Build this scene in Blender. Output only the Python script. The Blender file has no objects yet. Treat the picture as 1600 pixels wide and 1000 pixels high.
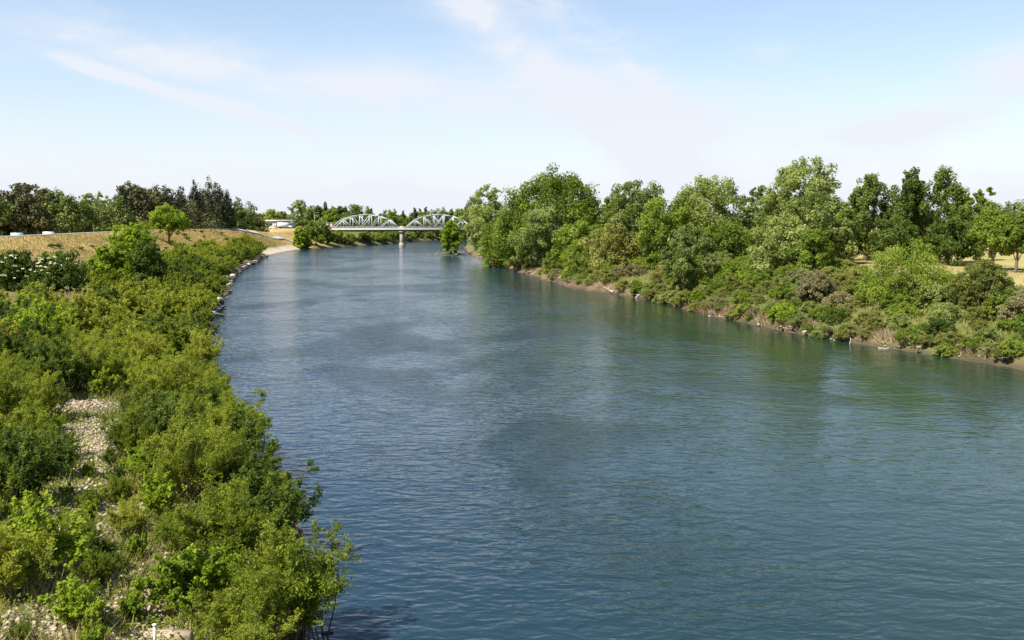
import bpy, math, random
import numpy as np
from mathutils import Vector

# ------------------------------------------------------------------ scene, camera, sky, sun
S = bpy.context.scene
COL = S.collection
PI = math.pi
RAD = math.radians
CAM_H, FPX, HORIZON = 14.0, 1500.0, 343.0           # camera height over the water, focal length in px of a 1600 px frame
PITCH = math.atan((500 - HORIZON) / FPX)
cam = bpy.data.cameras.new('camera')
cam.sensor_width = 36.0
cam.lens = 36.0 * FPX / 1600.0
cam.clip_start, cam.clip_end = 0.5, 30000.0
camo = bpy.data.objects.new('camera', cam)
camo.location = (0, 0, CAM_H)
camo.rotation_euler = (PI / 2 - PITCH, 0, 0)
COL.objects.link(camo)
S.camera = camo

SUN_EL = 52.0
SUN_AZ = math.atan2(-0.74, -0.56)                    # compass style: atan2(x, y); from the left, a little behind the camera
sdir = Vector((math.sin(SUN_AZ) * math.cos(RAD(SUN_EL)), math.cos(SUN_AZ) * math.cos(RAD(SUN_EL)), math.sin(RAD(SUN_EL))))
sl = bpy.data.lights.new('sun', 'SUN')
sl.energy, sl.angle, sl.color = 4.6, RAD(0.53), (1.0, 0.95, 0.86)
so = bpy.data.objects.new('sun', sl)
so.rotation_euler = sdir.to_track_quat('Z', 'Y').to_euler()
so.location = (-60, -40, 120)
COL.objects.link(so)

S.view_settings.view_transform = 'Standard'
S.view_settings.look = 'None'
S.view_settings.gamma = 1.0
S.view_settings.exposure = 1.05
S.view_settings.use_curve_mapping = False
S.cycles.max_bounces = 6
S.cycles.diffuse_bounces = 4
S.cycles.glossy_bounces = 3
S.cycles.transmission_bounces = 3
S.cycles.volume_bounces = 1
S.cycles.caustics_reflective = False
S.cycles.caustics_refractive = False


class NT:
    """short hand for building node trees"""
    def __init__(s, tree):
        s.t = tree
        for n in list(tree.nodes):
            tree.nodes.remove(n)

    def n(s, kind, **kw):
        nd = s.t.nodes.new(kind)
        for k, v in kw.items():
            if k.startswith('i_'):
                key = k[2:]
                key = int(key) if key.isdigit() else key.replace('_', ' ')
                if hasattr(v, 'is_output'):
                    s.t.links.new(v, nd.inputs[key])
                else:
                    nd.inputs[key].default_value = v
            else:
                setattr(nd, k, v)
        return nd

    def m(s, op, a, b=None, c=None, clamp=False):
        nd = s.t.nodes.new('ShaderNodeMath')
        nd.operation = op
        nd.use_clamp = clamp
        for i, v in enumerate((a, b, c)):
            if v is None:
                continue
            if hasattr(v, 'is_output'):
                s.t.links.new(v, nd.inputs[i])
            else:
                nd.inputs[i].default_value = v
        return nd.outputs[0]

    def mix(s, f, a, b, blend='MIX'):
        nd = s.t.nodes.new('ShaderNodeMix')
        nd.data_type = 'RGBA'
        nd.blend_type = blend
        nd.clamp_factor = True
        for i, v in ((0, f), (6, a), (7, b)):
            if hasattr(v, 'is_output'):
                s.t.links.new(v, nd.inputs[i])
            elif i == 0:
                nd.inputs[i].default_value = v
            else:
                nd.inputs[i].default_value = (*v, 1) if len(v) == 3 else v
        return nd.outputs[2]

    def ramp(s, f, stops, interp='LINEAR'):
        nd = s.t.nodes.new('ShaderNodeValToRGB')
        s.t.links.new(f, nd.inputs[0])
        cr = nd.color_ramp
        cr.interpolation = interp
        while len(cr.elements) < len(stops):
            cr.elements.new(0.5)
        for e, (p, c) in zip(cr.elements, stops):
            e.position = p
            e.color = (c, c, c, 1) if isinstance(c, (int, float)) else (*c, 1)
        return nd.outputs[0]

    def noise(s, vec, scale, detail=3.0, rough=0.5, dist=0.0):
        nd = s.n('ShaderNodeTexNoise')
        nd.inputs['Scale'].default_value = scale
        nd.inputs['Detail'].default_value = detail
        nd.inputs['Roughness'].default_value = rough
        nd.inputs['Distortion'].default_value = dist
        if vec is not None:
            s.t.links.new(vec, nd.inputs['Vector'])
        return nd.outputs[0]

    def smooth(s, x, lo, hi):
        nd = s.t.nodes.new('ShaderNodeMapRange')
        nd.interpolation_type = 'SMOOTHSTEP'
        s.t.links.new(x, nd.inputs[0])
        nd.inputs[1].default_value = lo
        nd.inputs[2].default_value = hi
        return nd.outputs[0]

    def link(s, a, b):
        s.t.links.new(a, b)


def build_world():
    w = bpy.data.worlds.new('World')
    S.world = w
    w.use_nodes = True
    N = NT(w.node_tree)
    sky = N.n('ShaderNodeTexSky', sky_type='NISHITA', sun_disc=False)
    sky.sun_elevation = RAD(SUN_EL)
    sky.sun_rotation = SUN_AZ % (2 * PI)
    sky.air_density = 1.0
    sky.dust_density = 0.3
    sky.ozone_density = 2.0
    # thin cirrus high in the air: masks laid out by compass direction and height above the horizon
    co = N.n('ShaderNodeTexCoord')
    sep = N.n('ShaderNodeSeparateXYZ')
    N.link(co.outputs['Generated'], sep.inputs[0])
    u = N.m('ARCTAN2', sep.outputs[0], sep.outputs[1])
    v = N.m('ARCSINE', sep.outputs[2])
    cv = N.n('ShaderNodeCombineXYZ')
    N.link(u, cv.inputs[0]); N.link(v, cv.inputs[1])
    mp = N.n('ShaderNodeMapping')
    N.link(cv.outputs[0], mp.inputs[0])
    mp.inputs['Rotation'].default_value = (0, 0, RAD(24))
    mp.inputs['Scale'].default_value = (3.0, 11.0, 1)
    wisp = N.noise(mp.outputs[0], 1.6, 7, 0.62, 0.5)
    mp2 = N.n('ShaderNodeMapping')
    N.link(cv.outputs[0], mp2.inputs[0])
    mp2.inputs['Rotation'].default_value = (0, 0, RAD(-38))
    mp2.inputs['Scale'].default_value = (9.0, 18.0, 1)
    wisp2 = N.noise(mp2.outputs[0], 1.5, 7, 0.62, 0.8)
    warp = N.m('MULTIPLY', N.m('SUBTRACT', N.noise(cv.outputs[0], 9.0, 4, 0.6), 0.5), 0.05)
    vw = N.m('ADD', v, warp)

    def streak(a, b, c, width, u0, u1, soft, src, strength):
        f = N.m('ADD', N.m('MULTIPLY', N.m('MULTIPLY', u, u), c), N.m('ADD', N.m('MULTIPLY', u, b), a))
        d = N.m('DIVIDE', N.m('SUBTRACT', src, f), width)
        g = N.m('EXPONENT', N.m('MULTIPLY', N.m('MULTIPLY', d, d), -1.0))
        win = N.m('MULTIPLY', N.smooth(u, u0 - soft, u0 + soft), N.m('SUBTRACT', 1.0, N.smooth(u, u1 - soft, u1 + soft)))
        return N.m('MULTIPLY', N.m('MULTIPLY', g, win), strength)
    tex = N.smooth(wisp, 0.25, 0.75)
    tex2 = N.smooth(wisp2, 0.25, 0.8)
    vs = N.m('ADD', v, N.m('MULTIPLY', warp, 0.25))
    # curved contrail-like streak on the left
    parts = [N.m('MULTIPLY', streak(0.0335, -0.262, 0.0, 0.0058, -0.43, -0.215, 0.035, vs, 1.3), N.m('ADD', N.m('MULTIPLY', tex, 0.6), 0.5)),
             N.m('MULTIPLY', streak(0.118, -0.12, 0.0, 0.02, -0.52, -0.05, 0.12, vw, 0.8), tex),
             # broad fan falling from the top centre to the middle of the sky
             N.m('MULTIPLY', streak(0.178, -0.78, 0.0, 0.030, -0.11, 0.20, 0.06, vw, 1.05), N.m('ADD', N.m('MULTIPLY', tex2, 0.7), 0.3)),
             N.m('MULTIPLY', streak(0.245, -0.80, 0.0, 0.024, -0.06, 0.20, 0.06, vw, 0.7), tex2),
             # low band across the middle and a rising wisp on the right
             N.m('MULTIPLY', streak(0.122, -0.05, -0.2, 0.032, -0.22, 0.34, 0.16, vw, 0.55), N.m('ADD', N.m('MULTIPLY', tex, 0.6), 0.4)),
             N.m('MULTIPLY', streak(-0.075, 0.44, 0.0, 0.028, 0.30, 0.75, 0.12, vw, 0.8), tex),
             N.m('MULTIPLY', streak(0.165, 0.0, 0.0, 0.007, 0.235, 0.28, 0.03, vs, 0.35), tex)]
    c = parts[0]
    for p in parts[1:]:
        c = N.m('ADD', c, p)
    veil = N.m('MULTIPLY', N.smooth(wisp, 0.48, 0.85), 0.32)     # faint wisps all round the sky
    c = N.m('ADD', c, veil)
    lowhaze = N.m('MULTIPLY', N.m('EXPONENT', N.m('MULTIPLY', N.m('MAXIMUM', v, 0.0), -11.5)), 1.0)
    c = N.m('MINIMUM', N.m('ADD', N.m('ADD', N.m('MULTIPLY', c, 1.0), N.m('MULTIPLY', N.m('EXPONENT', N.m('MULTIPLY', N.m('MAXIMUM', v, 0.0), -3.5)), 0.22)), lowhaze), 0.96)
    cloud = N.mix(0.0, (4.85, 5.08, 5.55), (1, 1, 1))
    col = N.mix(c, sky.outputs[0], cloud)
    bg = N.n('ShaderNodeBackground')
    bg.inputs['Strength'].default_value = 0.085
    N.link(col, bg.inputs['Color'])
    out = N.n('ShaderNodeOutputWorld')
    N.link(bg.outputs[0], out.inputs[0])


build_world()

# ------------------------------------------------------------------ helpers
rng = np.random.default_rng(7)
random.seed(7)
CT, ST = math.cos(PITCH), math.sin(PITCH)


def at(px, py, Y):
    """the place seen at photo position (px, py) that lies Y metres ahead"""
    u, v = (px - 800) / FPX, (500 - py) / FPX
    k = Y / (CT + v * ST)
    return Vector((u * k, Y, CAM_H + k * (-ST + v * CT)))


def ground_at(px, py, z=0.0):
    u, v = (px - 800) / FPX, (500 - py) / FPX
    k = (z - CAM_H) / (-ST + v * CT)
    return Vector((u * k, k * (CT + v * ST), z))


def vnoise(x, y, seed=0):
    x = np.asarray(x, float); y = np.asarray(y, float)
    xi, yi = np.floor(x).astype(np.int64), np.floor(y).astype(np.int64)
    fx, fy = x - xi, y - yi
    fx = fx * fx * (3 - 2 * fx); fy = fy * fy * (3 - 2 * fy)

    def h(i, j):
        n = (i * 374761393 + j * 668265263 + seed * 1442695041) & 0x7fffffff
        n = ((n ^ (n >> 13)) * 1274126177) & 0x7fffffff
        return ((n ^ (n >> 16)) & 0xffff) / 65535.0
    a, b, c, d = h(xi, yi), h(xi + 1, yi), h(xi, yi + 1), h(xi + 1, yi + 1)
    return (a * (1 - fx) + b * fx) * (1 - fy) + (c * (1 - fx) + d * fx) * fy


def fnoise(x, y, sc, seed=0, octv=3):
    t, amp, tot = 0, 1.0, 0
    for k in range(octv):
        t = t + amp * vnoise(np.asarray(x) / sc * 2 ** k, np.asarray(y) / sc * 2 ** k, seed + k)
        tot += amp
        amp *= 0.5
    return t / tot - 0.5


def mesh_np(name, verts, faces, mat=None, smooth=False, attr=None):
    """faces: (n,3) or (n,4) array, or a list of such"""
    me = bpy.data.meshes.new(name)
    fl = faces if isinstance(faces, list) else [faces]
    fl = [np.asarray(f, np.int32) for f in fl if len(f)]
    verts = np.asarray(verts, np.float32)
    me.vertices.add(len(verts))
    me.vertices.foreach_set('co', verts.ravel())
    nl = sum(f.size for f in fl)
    npoly = sum(len(f) for f in fl)
    me.loops.add(nl)
    me.polygons.add(npoly)
    me.loops.foreach_set('vertex_index', np.concatenate([f.ravel() for f in fl]))
    tot = np.concatenate([np.full(len(f), f.shape[1], np.int32) for f in fl])
    me.polygons.foreach_set('loop_start', np.concatenate([[0], np.cumsum(tot)[:-1]]).astype(np.int32))
    me.polygons.foreach_set('loop_total', tot)
    if smooth:
        me.polygons.foreach_set('use_smooth', np.ones(npoly, bool))
    if attr:
        for k, a in attr.items():
            at_ = me.attributes.new(k, 'FLOAT', 'POINT')
            at_.data.foreach_set('value', np.asarray(a, np.float32))
    me.update(calc_edges=True)
    me.validate()
    if mat:
        me.materials.append(mat)
    return me


def link(name, data, parent=None, loc=(0, 0, 0), rz=0.0, sc=1.0):
    o = bpy.data.objects.new(name, data)
    COL.objects.link(o)
    o.location = loc
    o.rotation_euler = (0, 0, rz)
    o.scale = (sc, sc, sc) if isinstance(sc, (int, float)) else sc
    if parent:
        o.parent = parent
    return o


def tag(o, label=None, cat=None, group=None, kind=None):
    for k, v in (('label', label), ('category', cat), ('group', group), ('kind', kind)):
        if v:
            o[k] = v
    return o


class MB:
    """collects boxes, bars and tubes into one mesh"""
    def __init__(s):
        s.v, s.q, s.t, s.n = [], [], [], 0

    def add(s, v, q=(), t=()):
        s.v.append(np.asarray(v, float))
        if len(q): s.q.append(np.asarray(q, int) + s.n)
        if len(t): s.t.append(np.asarray(t, int) + s.n)
        s.n += len(v)
        return s

    def box(s, x0, x1, y0, y1, z0, z1, taper=0.0):
        t = taper
        v = [(x0, y0, z0), (x1, y0, z0), (x1, y1, z0), (x0, y1, z0),
             (x0 + t, y0 + t, z1), (x1 - t, y0 + t, z1), (x1 - t, y1 - t, z1), (x0 + t, y1 - t, z1)]
        return s.add(v, [(3, 2, 1, 0), (4, 5, 6, 7), (0, 1, 5, 4), (1, 2, 6, 5), (2, 3, 7, 6), (3, 0, 4, 7)])

    def bar(s, a, b, w, d=None):
        d = d or w
        a, b = np.array(a, float), np.array(b, float)
        t = b - a
        t /= np.linalg.norm(t)
        e = np.cross(t, (0, 1, 0))
        if np.linalg.norm(e) < 1e-4:
            e = np.array((1.0, 0, 0))
        e /= np.linalg.norm(e)
        f = np.cross(t, e)
        v = []
        for p in (a, b):
            for su, sv in ((-1, -1), (1, -1), (1, 1), (-1, 1)):
                v.append(p + e * su * w / 2 + f * sv * d / 2)
        return s.add(v, [(3, 2, 1, 0), (4, 5, 6, 7), (0, 1, 5, 4), (1, 2, 6, 5), (2, 3, 7, 6), (3, 0, 4, 7)])

    def tube(s, pts, rad, sides=6):
        pts = np.asarray(pts, float)
        rad = np.asarray(rad, float)
        n = len(pts)
        tan = np.gradient(pts, axis=0)
        tan /= np.linalg.norm(tan, axis=1)[:, None] + 1e-9
        ref = np.array((0.13, 0.31, 0.94)) if abs(tan[0][2]) < 0.9 else np.array((0.94, 0.31, 0.13))
        e = np.cross(tan, ref)
        e /= np.linalg.norm(e, axis=1)[:, None] + 1e-9
        f = np.cross(tan, e)
        a = np.arange(sides) * 2 * PI / sides
        ring = pts[:, None, :] + rad[:, None, None] * (np.cos(a)[None, :, None] * e[:, None, :] + np.sin(a)[None, :, None] * f[:, None, :])
        v = np.concatenate([ring.reshape(-1, 3), pts[-1:], pts[:1]])
        q = []
        for i in range(n - 1):
            for k in range(sides):
                k2 = (k + 1) % sides
                q.append((i * sides + k, i * sides + k2, (i + 1) * sides + k2, (i + 1) * sides + k))
        t = [((n - 1) * sides + k, (n - 1) * sides + (k + 1) % sides, n * sides) for k in range(sides)]
        t += [((k + 1) % sides, k, n * sides + 1) for k in range(sides)]
        return s.add(v, q, t)

    def mesh(s, name, mat, smooth=False):
        fl = []
        if s.q: fl.append(np.concatenate(s.q))
        if s.t: fl.append(np.concatenate(s.t))
        return mesh_np(name, np.concatenate(s.v), fl, mat, smooth)

    def build(s, name, mat, parent=None, smooth=False, **kw):
        return link(name, s.mesh(name, mat, smooth), parent, **kw)


# ------------------------------------------------------------------ materials
MAT = {}


def plain(name, col, rough=0.7, var=0.15, scale=3.0, metal=0.0, bump=0.0):
    m = bpy.data.materials.new(name)
    m.use_nodes = True
    N = NT(m.node_tree)
    tc = N.n('ShaderNodeTexCoord')
    f = N.noise(tc.outputs['Object'], scale, 5, 0.6)
    oi = N.n('ShaderNodeObjectInfo')
    f2 = N.m('ADD', f, N.m('MULTIPLY', N.m('SUBTRACT', oi.outputs['Random'], 0.5), 0.3))
    c = N.ramp(f2, [(0.25, tuple(x * (1 - var) for x in col)), (0.75, tuple(min(1, x * (1 + var)) for x in col))])
    b = N.n('ShaderNodeBsdfPrincipled')
    N.link(c, b.inputs['Base Color'])
    b.inputs['Roughness'].default_value = rough
    b.inputs['Metallic'].default_value = metal
    if bump:
        bp = N.n('ShaderNodeBump')
        bp.inputs['Strength'].default_value = 0.6
        bp.inputs['Distance'].default_value = bump
        N.link(f, bp.inputs['Height'])
        N.link(bp.outputs[0], b.inputs['Normal'])
    o = N.n('ShaderNodeOutputMaterial')
    N.link(b.outputs[0], o.inputs[0])
    MAT[name] = m
    return m


def leaf(name, dark, mid, light, trans=0.48, rough=0.6, objvar=0.5, spec=0.15):
    m = bpy.data.materials.new(name)
    m.use_nodes = True
    N = NT(m.node_tree)
    a = N.n('ShaderNodeAttribute', attribute_name='tint')
    oi = N.n('ShaderNodeObjectInfo')
    f = N.m('ADD', a.outputs['Fac'], N.m('MULTIPLY', N.m('SUBTRACT', oi.outputs['Random'], 0.5), objvar), clamp=True)
    c = N.ramp(f, [(0.0, dark), (0.5, mid), (1.0, light)])
    b = N.n('ShaderNodeBsdfPrincipled')
    N.link(c, b.inputs['Base Color'])
    b.inputs['Roughness'].default_value = rough
    b.inputs['Specular IOR Level'].default_value = spec
    tr = N.n('ShaderNodeBsdfTranslucent')
    tcol = N.mix(0.5, c, (1.0, 0.9, 0.2), 'MULTIPLY')
    tcol = N.mix(1.0, tcol, (1.5, 1.5, 1.2), 'MULTIPLY')
    N.link(tcol, tr.inputs['Color'])
    mx = N.n('ShaderNodeMixShader')
    mx.inputs[0].default_value = trans
    N.link(b.outputs[0], mx.inputs[1])
    N.link(tr.outputs[0], mx.inputs[2])
    o = N.n('ShaderNodeOutputMaterial')
    N.link(mx.outputs[0], o.inputs[0])
    MAT[name] = m
    return m


# near left bank
leaf('willow_leaf', (0.10, 0.14, 0.014), (0.215, 0.262, 0.027), (0.40, 0.40, 0.07))
leaf('bright_leaf', (0.1, 0.17, 0.014), (0.22, 0.3, 0.024), (0.38, 0.43, 0.06))
leaf('deep_leaf', (0.045, 0.076, 0.013), (0.098, 0.145, 0.023), (0.20, 0.25, 0.05))
leaf('rust_leaf', (0.12, 0.075, 0.025), (0.19, 0.14, 0.035), (0.20, 0.22, 0.05))
# right bank trees
leaf('sage_leaf', (0.1155, 0.1485, 0.0374), (0.22, 0.2695, 0.0792), (0.363, 0.407, 0.1375))
leaf('oak_leaf', (0.0924, 0.1386, 0.0185), (0.1848, 0.2508, 0.0343), (0.3168, 0.3696, 0.066))
leaf('ash_leaf', (0.05, 0.085, 0.014), (0.105, 0.155, 0.03), (0.2, 0.25, 0.06))
leaf('scrub_leaf', (0.132, 0.154, 0.0385), (0.22, 0.2365, 0.0605), (0.33, 0.3135, 0.11))
leaf('drab_leaf', (0.15, 0.135, 0.07), (0.24, 0.215, 0.115), (0.33, 0.3, 0.17))
# left background
leaf('brown_leaf', (0.0744, 0.072, 0.03), (0.132, 0.1224, 0.0504), (0.192, 0.192, 0.072), trans=0.2)
leaf('dark_leaf', (0.0554, 0.0792, 0.0211), (0.1122, 0.1452, 0.0356), (0.198, 0.2376, 0.0594), trans=0.2)
leaf('cypress_leaf', (0.042, 0.049, 0.0252), (0.077, 0.0868, 0.0364), (0.119, 0.133, 0.049), trans=0.12)
leaf('dry_grass', (0.12, 0.14, 0.042), (0.31, 0.245, 0.09), (0.44, 0.35, 0.155), trans=0.25)
leaf('green_grass', (0.13, 0.15, 0.035), (0.19, 0.205, 0.05), (0.34, 0.30, 0.11), trans=0.3)
leaf('dead_grass', (0.20, 0.14, 0.08), (0.32, 0.24, 0.15), (0.45, 0.36, 0.24), trans=0.25)
leaf('flower', (0.60, 0.58, 0.30), (0.75, 0.72, 0.42), (0.85, 0.82, 0.58), trans=0.2)
plain('bark', (0.13, 0.10, 0.075), 0.9, 0.35, 2.0)
plain('pale_bark', (0.25, 0.21, 0.16), 0.9, 0.3, 2.0)
plain('twig', (0.14, 0.11, 0.06), 0.9, 0.3, 4.0)
plain('driftwood', (0.31, 0.26, 0.21), 0.9, 0.3, 3.0, bump=0.03)
plain('dark_driftwood', (0.17, 0.13, 0.10), 0.9, 0.3, 3.0, bump=0.03)
plain('rock', (0.42, 0.375, 0.33), 0.9, 0.3, 1.5, bump=0.06)
plain('tan_rock', (0.36, 0.28, 0.20), 0.9, 0.3, 1.5, bump=0.06)
plain('dark_rock', (0.11, 0.095, 0.085), 0.9, 0.4, 1.5, bump=0.06)
leaf('gravel', (0.18, 0.135, 0.095), (0.33, 0.26, 0.185), (0.47, 0.39, 0.295), trans=0.0, rough=0.9, objvar=0.0)
plain('bridge_steel', (0.37, 0.40, 0.40), 0.6, 0.18, 0.6)
plain('bridge_concrete', (0.29, 0.25, 0.185), 0.85, 0.15, 0.5)
plain('deck_fascia', (0.50, 0.48, 0.34), 0.85, 0.12, 0.5)
plain('bridge_rail', (0.30, 0.29, 0.31), 0.7, 0.12, 0.5)
plain('girder', (0.07, 0.065, 0.06), 0.7, 0.2, 0.5)
plain('asphalt', (0.26, 0.255, 0.25), 0.9, 0.15, 1.0)
plain('concrete', (0.36, 0.355, 0.35), 0.85, 0.1, 0.4)
plain('white_paint', (0.68, 0.68, 0.66), 0.35, 0.03, 1.0)
plain('teal_paint', (0.36, 0.55, 0.56), 0.35, 0.05, 1.0)
plain('silver_paint', (0.52, 0.55, 0.60), 0.3, 0.05, 1.0)
plain('red_paint', (0.40, 0.06, 0.05), 0.35, 0.05, 1.0)
plain('glass', (0.03, 0.035, 0.04), 0.08, 0.1, 1.0)
plain('rubber', (0.03, 0.03, 0.03), 0.9, 0.1, 1.0)
plain('roofing', (0.38, 0.36, 0.32), 0.85, 0.12, 0.5)
plain('stucco', (0.55, 0.48, 0.36), 0.9, 0.12, 0.5)
plain('pipe_paint', (0.62, 0.68, 0.62), 0.5, 0.1, 2.0)


def water_mat():
    m = bpy.data.materials.new('water')
    m.use_nodes = True
    N = NT(m.node_tree)
    ge = N.n('ShaderNodeNewGeometry')
    P = ge.outputs['Position']

    def mapped(rot, sx, sy):
        mp = N.n('ShaderNodeMapping')
        N.link(P, mp.inputs[0])
        mp.inputs['Rotation'].default_value = (0, 0, RAD(rot))
        mp.inputs['Scale'].default_value = (sx, sy, 1)
        return mp.outputs[0]
    # ripples of about a metre, finer chop on them, boils where the current turns
    rip = N.noise(mapped(8, 0.62, 1.15), 1.0, 2, 0.5, 0.7)
    rip2 = N.noise(mapped(-16, 1.15, 1.9), 1.0, 2, 0.5, 0.4)
    chop = N.noise(mapped(5, 2.6, 4.2), 1.0, 3, 0.6, 0.2)
    swell = N.noise(mapped(-8, 0.10, 0.16), 1.0, 2, 0.5, 0.8)
    patch = N.noise(mapped(14, 0.050, 0.034), 1.0, 3, 0.55, 0.6)
    ruff = N.smooth(patch, 0.49, 0.60)
    streaks = N.noise(mapped(14, 0.02, 0.012), 2.2, 4, 0.6, 1.2)
    calm = N.m('MULTIPLY_ADD', N.smooth(streaks, 0.42, 0.58), 0.4, 0.6)
    bank_noise = N.noise(mapped(10, 0.012, 0.008), 1.0, 2, 0.5, 0.4)
    sp = N.n('ShaderNodeSeparateXYZ')
    N.link(P, sp.inputs[0])
    right_green = N.smooth(N.m('ADD', sp.outputs[0], N.m('MULTIPLY', N.m('SUBTRACT', bank_noise, 0.5), 40.0)), -22.0, 34.0)   # greener water towards the right bank, tree reflections painted into its colour
    amp = N.m('MULTIPLY', N.m('MULTIPLY_ADD', ruff, 0.6, 0.7), calm)
    h = N.m('ADD', N.m('MULTIPLY', rip, 1.0), N.m('MULTIPLY', rip2, 0.5))
    h = N.m('ADD', h, N.m('MULTIPLY', chop, N.m('MULTIPLY_ADD', ruff, 0.22, 0.10)))
    h = N.m('MULTIPLY', h, N.m('MULTIPLY', amp, N.m('MULTIPLY_ADD', right_green, -0.58, 1.0)))      # calmer in the lee of the right bank
    h = N.m('ADD', h, N.m('MULTIPLY', swell, 0.55))
    bp = N.n('ShaderNodeBump')
    bp.inputs['Strength'].default_value = 1.0
    bp.inputs['Distance'].default_value = 0.22
    N.link(h, bp.inputs['Height'])
    b = N.n('ShaderNodeBsdfPrincipled')
    c = N.mix(right_green, (0.009, 0.027, 0.046), (0.015, 0.034, 0.019))
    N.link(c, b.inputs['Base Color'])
    b.inputs['Roughness'].default_value = 0.10
    b.inputs['IOR'].default_value = 1.333
    b.inputs['Specular IOR Level'].default_value = 0.5
    N.link(bp.outputs[0], b.inputs['Normal'])
    o = N.n('ShaderNodeOutputMaterial')
    N.link(b.outputs[0], o.inputs[0])
    return m


def ground_mat():
    m = bpy.data.materials.new('ground')
    m.use_nodes = True
    N = NT(m.node_tree)
    ge = N.n('ShaderNodeNewGeometry')
    P = ge.outputs['Position']
    big = N.noise(P, 0.09, 4, 0.6, 0.4)
    fine = N.noise(P, 1.1, 6, 0.7, 0.2)
    tiny = N.noise(P, 6.0, 4, 0.7)
    vo = N.n('ShaderNodeTexVoronoi')
    vo.inputs['Scale'].default_value = 4.5
    N.link(P, vo.inputs['Vector'])

    def A(k):
        return N.n('ShaderNodeAttribute', attribute_name=k).outputs['Fac']
    mixf = N.m('ADD', N.m('MULTIPLY', big, 0.6), N.m('MULTIPLY', fine, 0.4))
    green = N.ramp(mixf, [(0.3, (0.055, 0.08, 0.02)), (0.5, (0.10, 0.12, 0.032)), (0.7, (0.20, 0.17, 0.075))])
    dry = N.ramp(mixf, [(0.32, (0.17, 0.16, 0.05)), (0.46, (0.36, 0.25, 0.085)), (0.62, (0.45, 0.32, 0.13)), (0.75, (0.30, 0.18, 0.07))])
    soil = N.ramp(mixf, [(0.34, (0.06, 0.04, 0.027)), (0.5, (0.145, 0.095, 0.06)), (0.68, (0.30, 0.21, 0.13))])
    sand = N.ramp(mixf, [(0.3, (0.42, 0.33, 0.24)), (0.7, (0.56, 0.46, 0.34))])
    gv = N.m('ADD', N.m('MULTIPLY', vo.outputs['Distance'], 1.1), N.m('MULTIPLY', tiny, 0.5))
    grav = N.ramp(gv, [(0.2, (0.44, 0.37, 0.28)), (0.55, (0.30, 0.245, 0.18)), (0.85, (0.11, 0.085, 0.06))])
    park = N.ramp(mixf, [(0.35, (0.17, 0.18, 0.05)), (0.5, (0.32, 0.27, 0.10)), (0.65, (0.38, 0.27, 0.135))])
    c = N.mix(A('dry'), green, dry)
    c = N.mix(A('park'), c, park)
    c = N.mix(A('soil'), c, soil)
    c = N.mix(A('sand'), c, sand)
    c = N.mix(A('gravel'), c, grav)
    sz = N.n('ShaderNodeSeparateXYZ')
    N.link(P, sz.inputs[0])
    wet = N.m('SUBTRACT', 1.0, N.smooth(N.m('ADD', sz.outputs[2], N.m('MULTIPLY', fine, -0.25)), 0.0, 0.4))
    c = N.mix(N.m('MULTIPLY', wet, 0.6), c, (0.05, 0.04, 0.03))
    b = N.n('ShaderNodeBsdfPrincipled')
    N.link(c, b.inputs['Base Color'])
    b.inputs['Roughness'].default_value = 0.95
    b.inputs['Specular IOR Level'].default_value = 0.1
    bp = N.n('ShaderNodeBump')
    bp.inputs['Strength'].default_value = 0.8
    bp.inputs['Distance'].default_value = 0.12
    N.link(N.m('ADD', fine, N.m('MULTIPLY', gv, 0.4)), bp.inputs['Height'])
    N.link(bp.outputs[0], b.inputs['Normal'])
    o = N.n('ShaderNodeOutputMaterial')
    N.link(b.outputs[0], o.inputs[0])
    return m


# ------------------------------------------------------------------ terrain
LY = np.array([-400, 0, 22, 27, 33, 37, 44, 55, 76, 112, 153, 250, 368, 405, 447, 470, 500, 540, 568, 636, 700, 760, 820, 1000, 1400])
LX = np.array([-8, -7, -6.5, -6.8, -7.4, -8.2, -10.0, -15, -23.8, -36, -47, -72, -94, -97, -99.5, -93, -86, -75, -69, -62, -36, 10, 70, 300, 900])
RY = np.array([-400, 0, 50, 90, 115, 140, 172, 196, 235, 272, 320, 368, 400, 450, 525, 580, 640, 700, 800, 1000, 1400])
RX = np.array([62, 59, 56, 48, 36, 29, 23, 13, 6, 0, -8, -15, -18, -22, -25, -14, 12, 60, 170, 420, 1050])
CY = np.array([-400, 200, 260, 320, 420, 460, 500, 525, 600, 1400])
CX = np.array([-108, -108, -113, -116, -117, -118, -119, -124, -150, -700])


def s_left(x, y):
    return np.interp(y, LY, LX) - x


def s_right(x, y):
    return x - np.interp(y, RY, RX)


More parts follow.
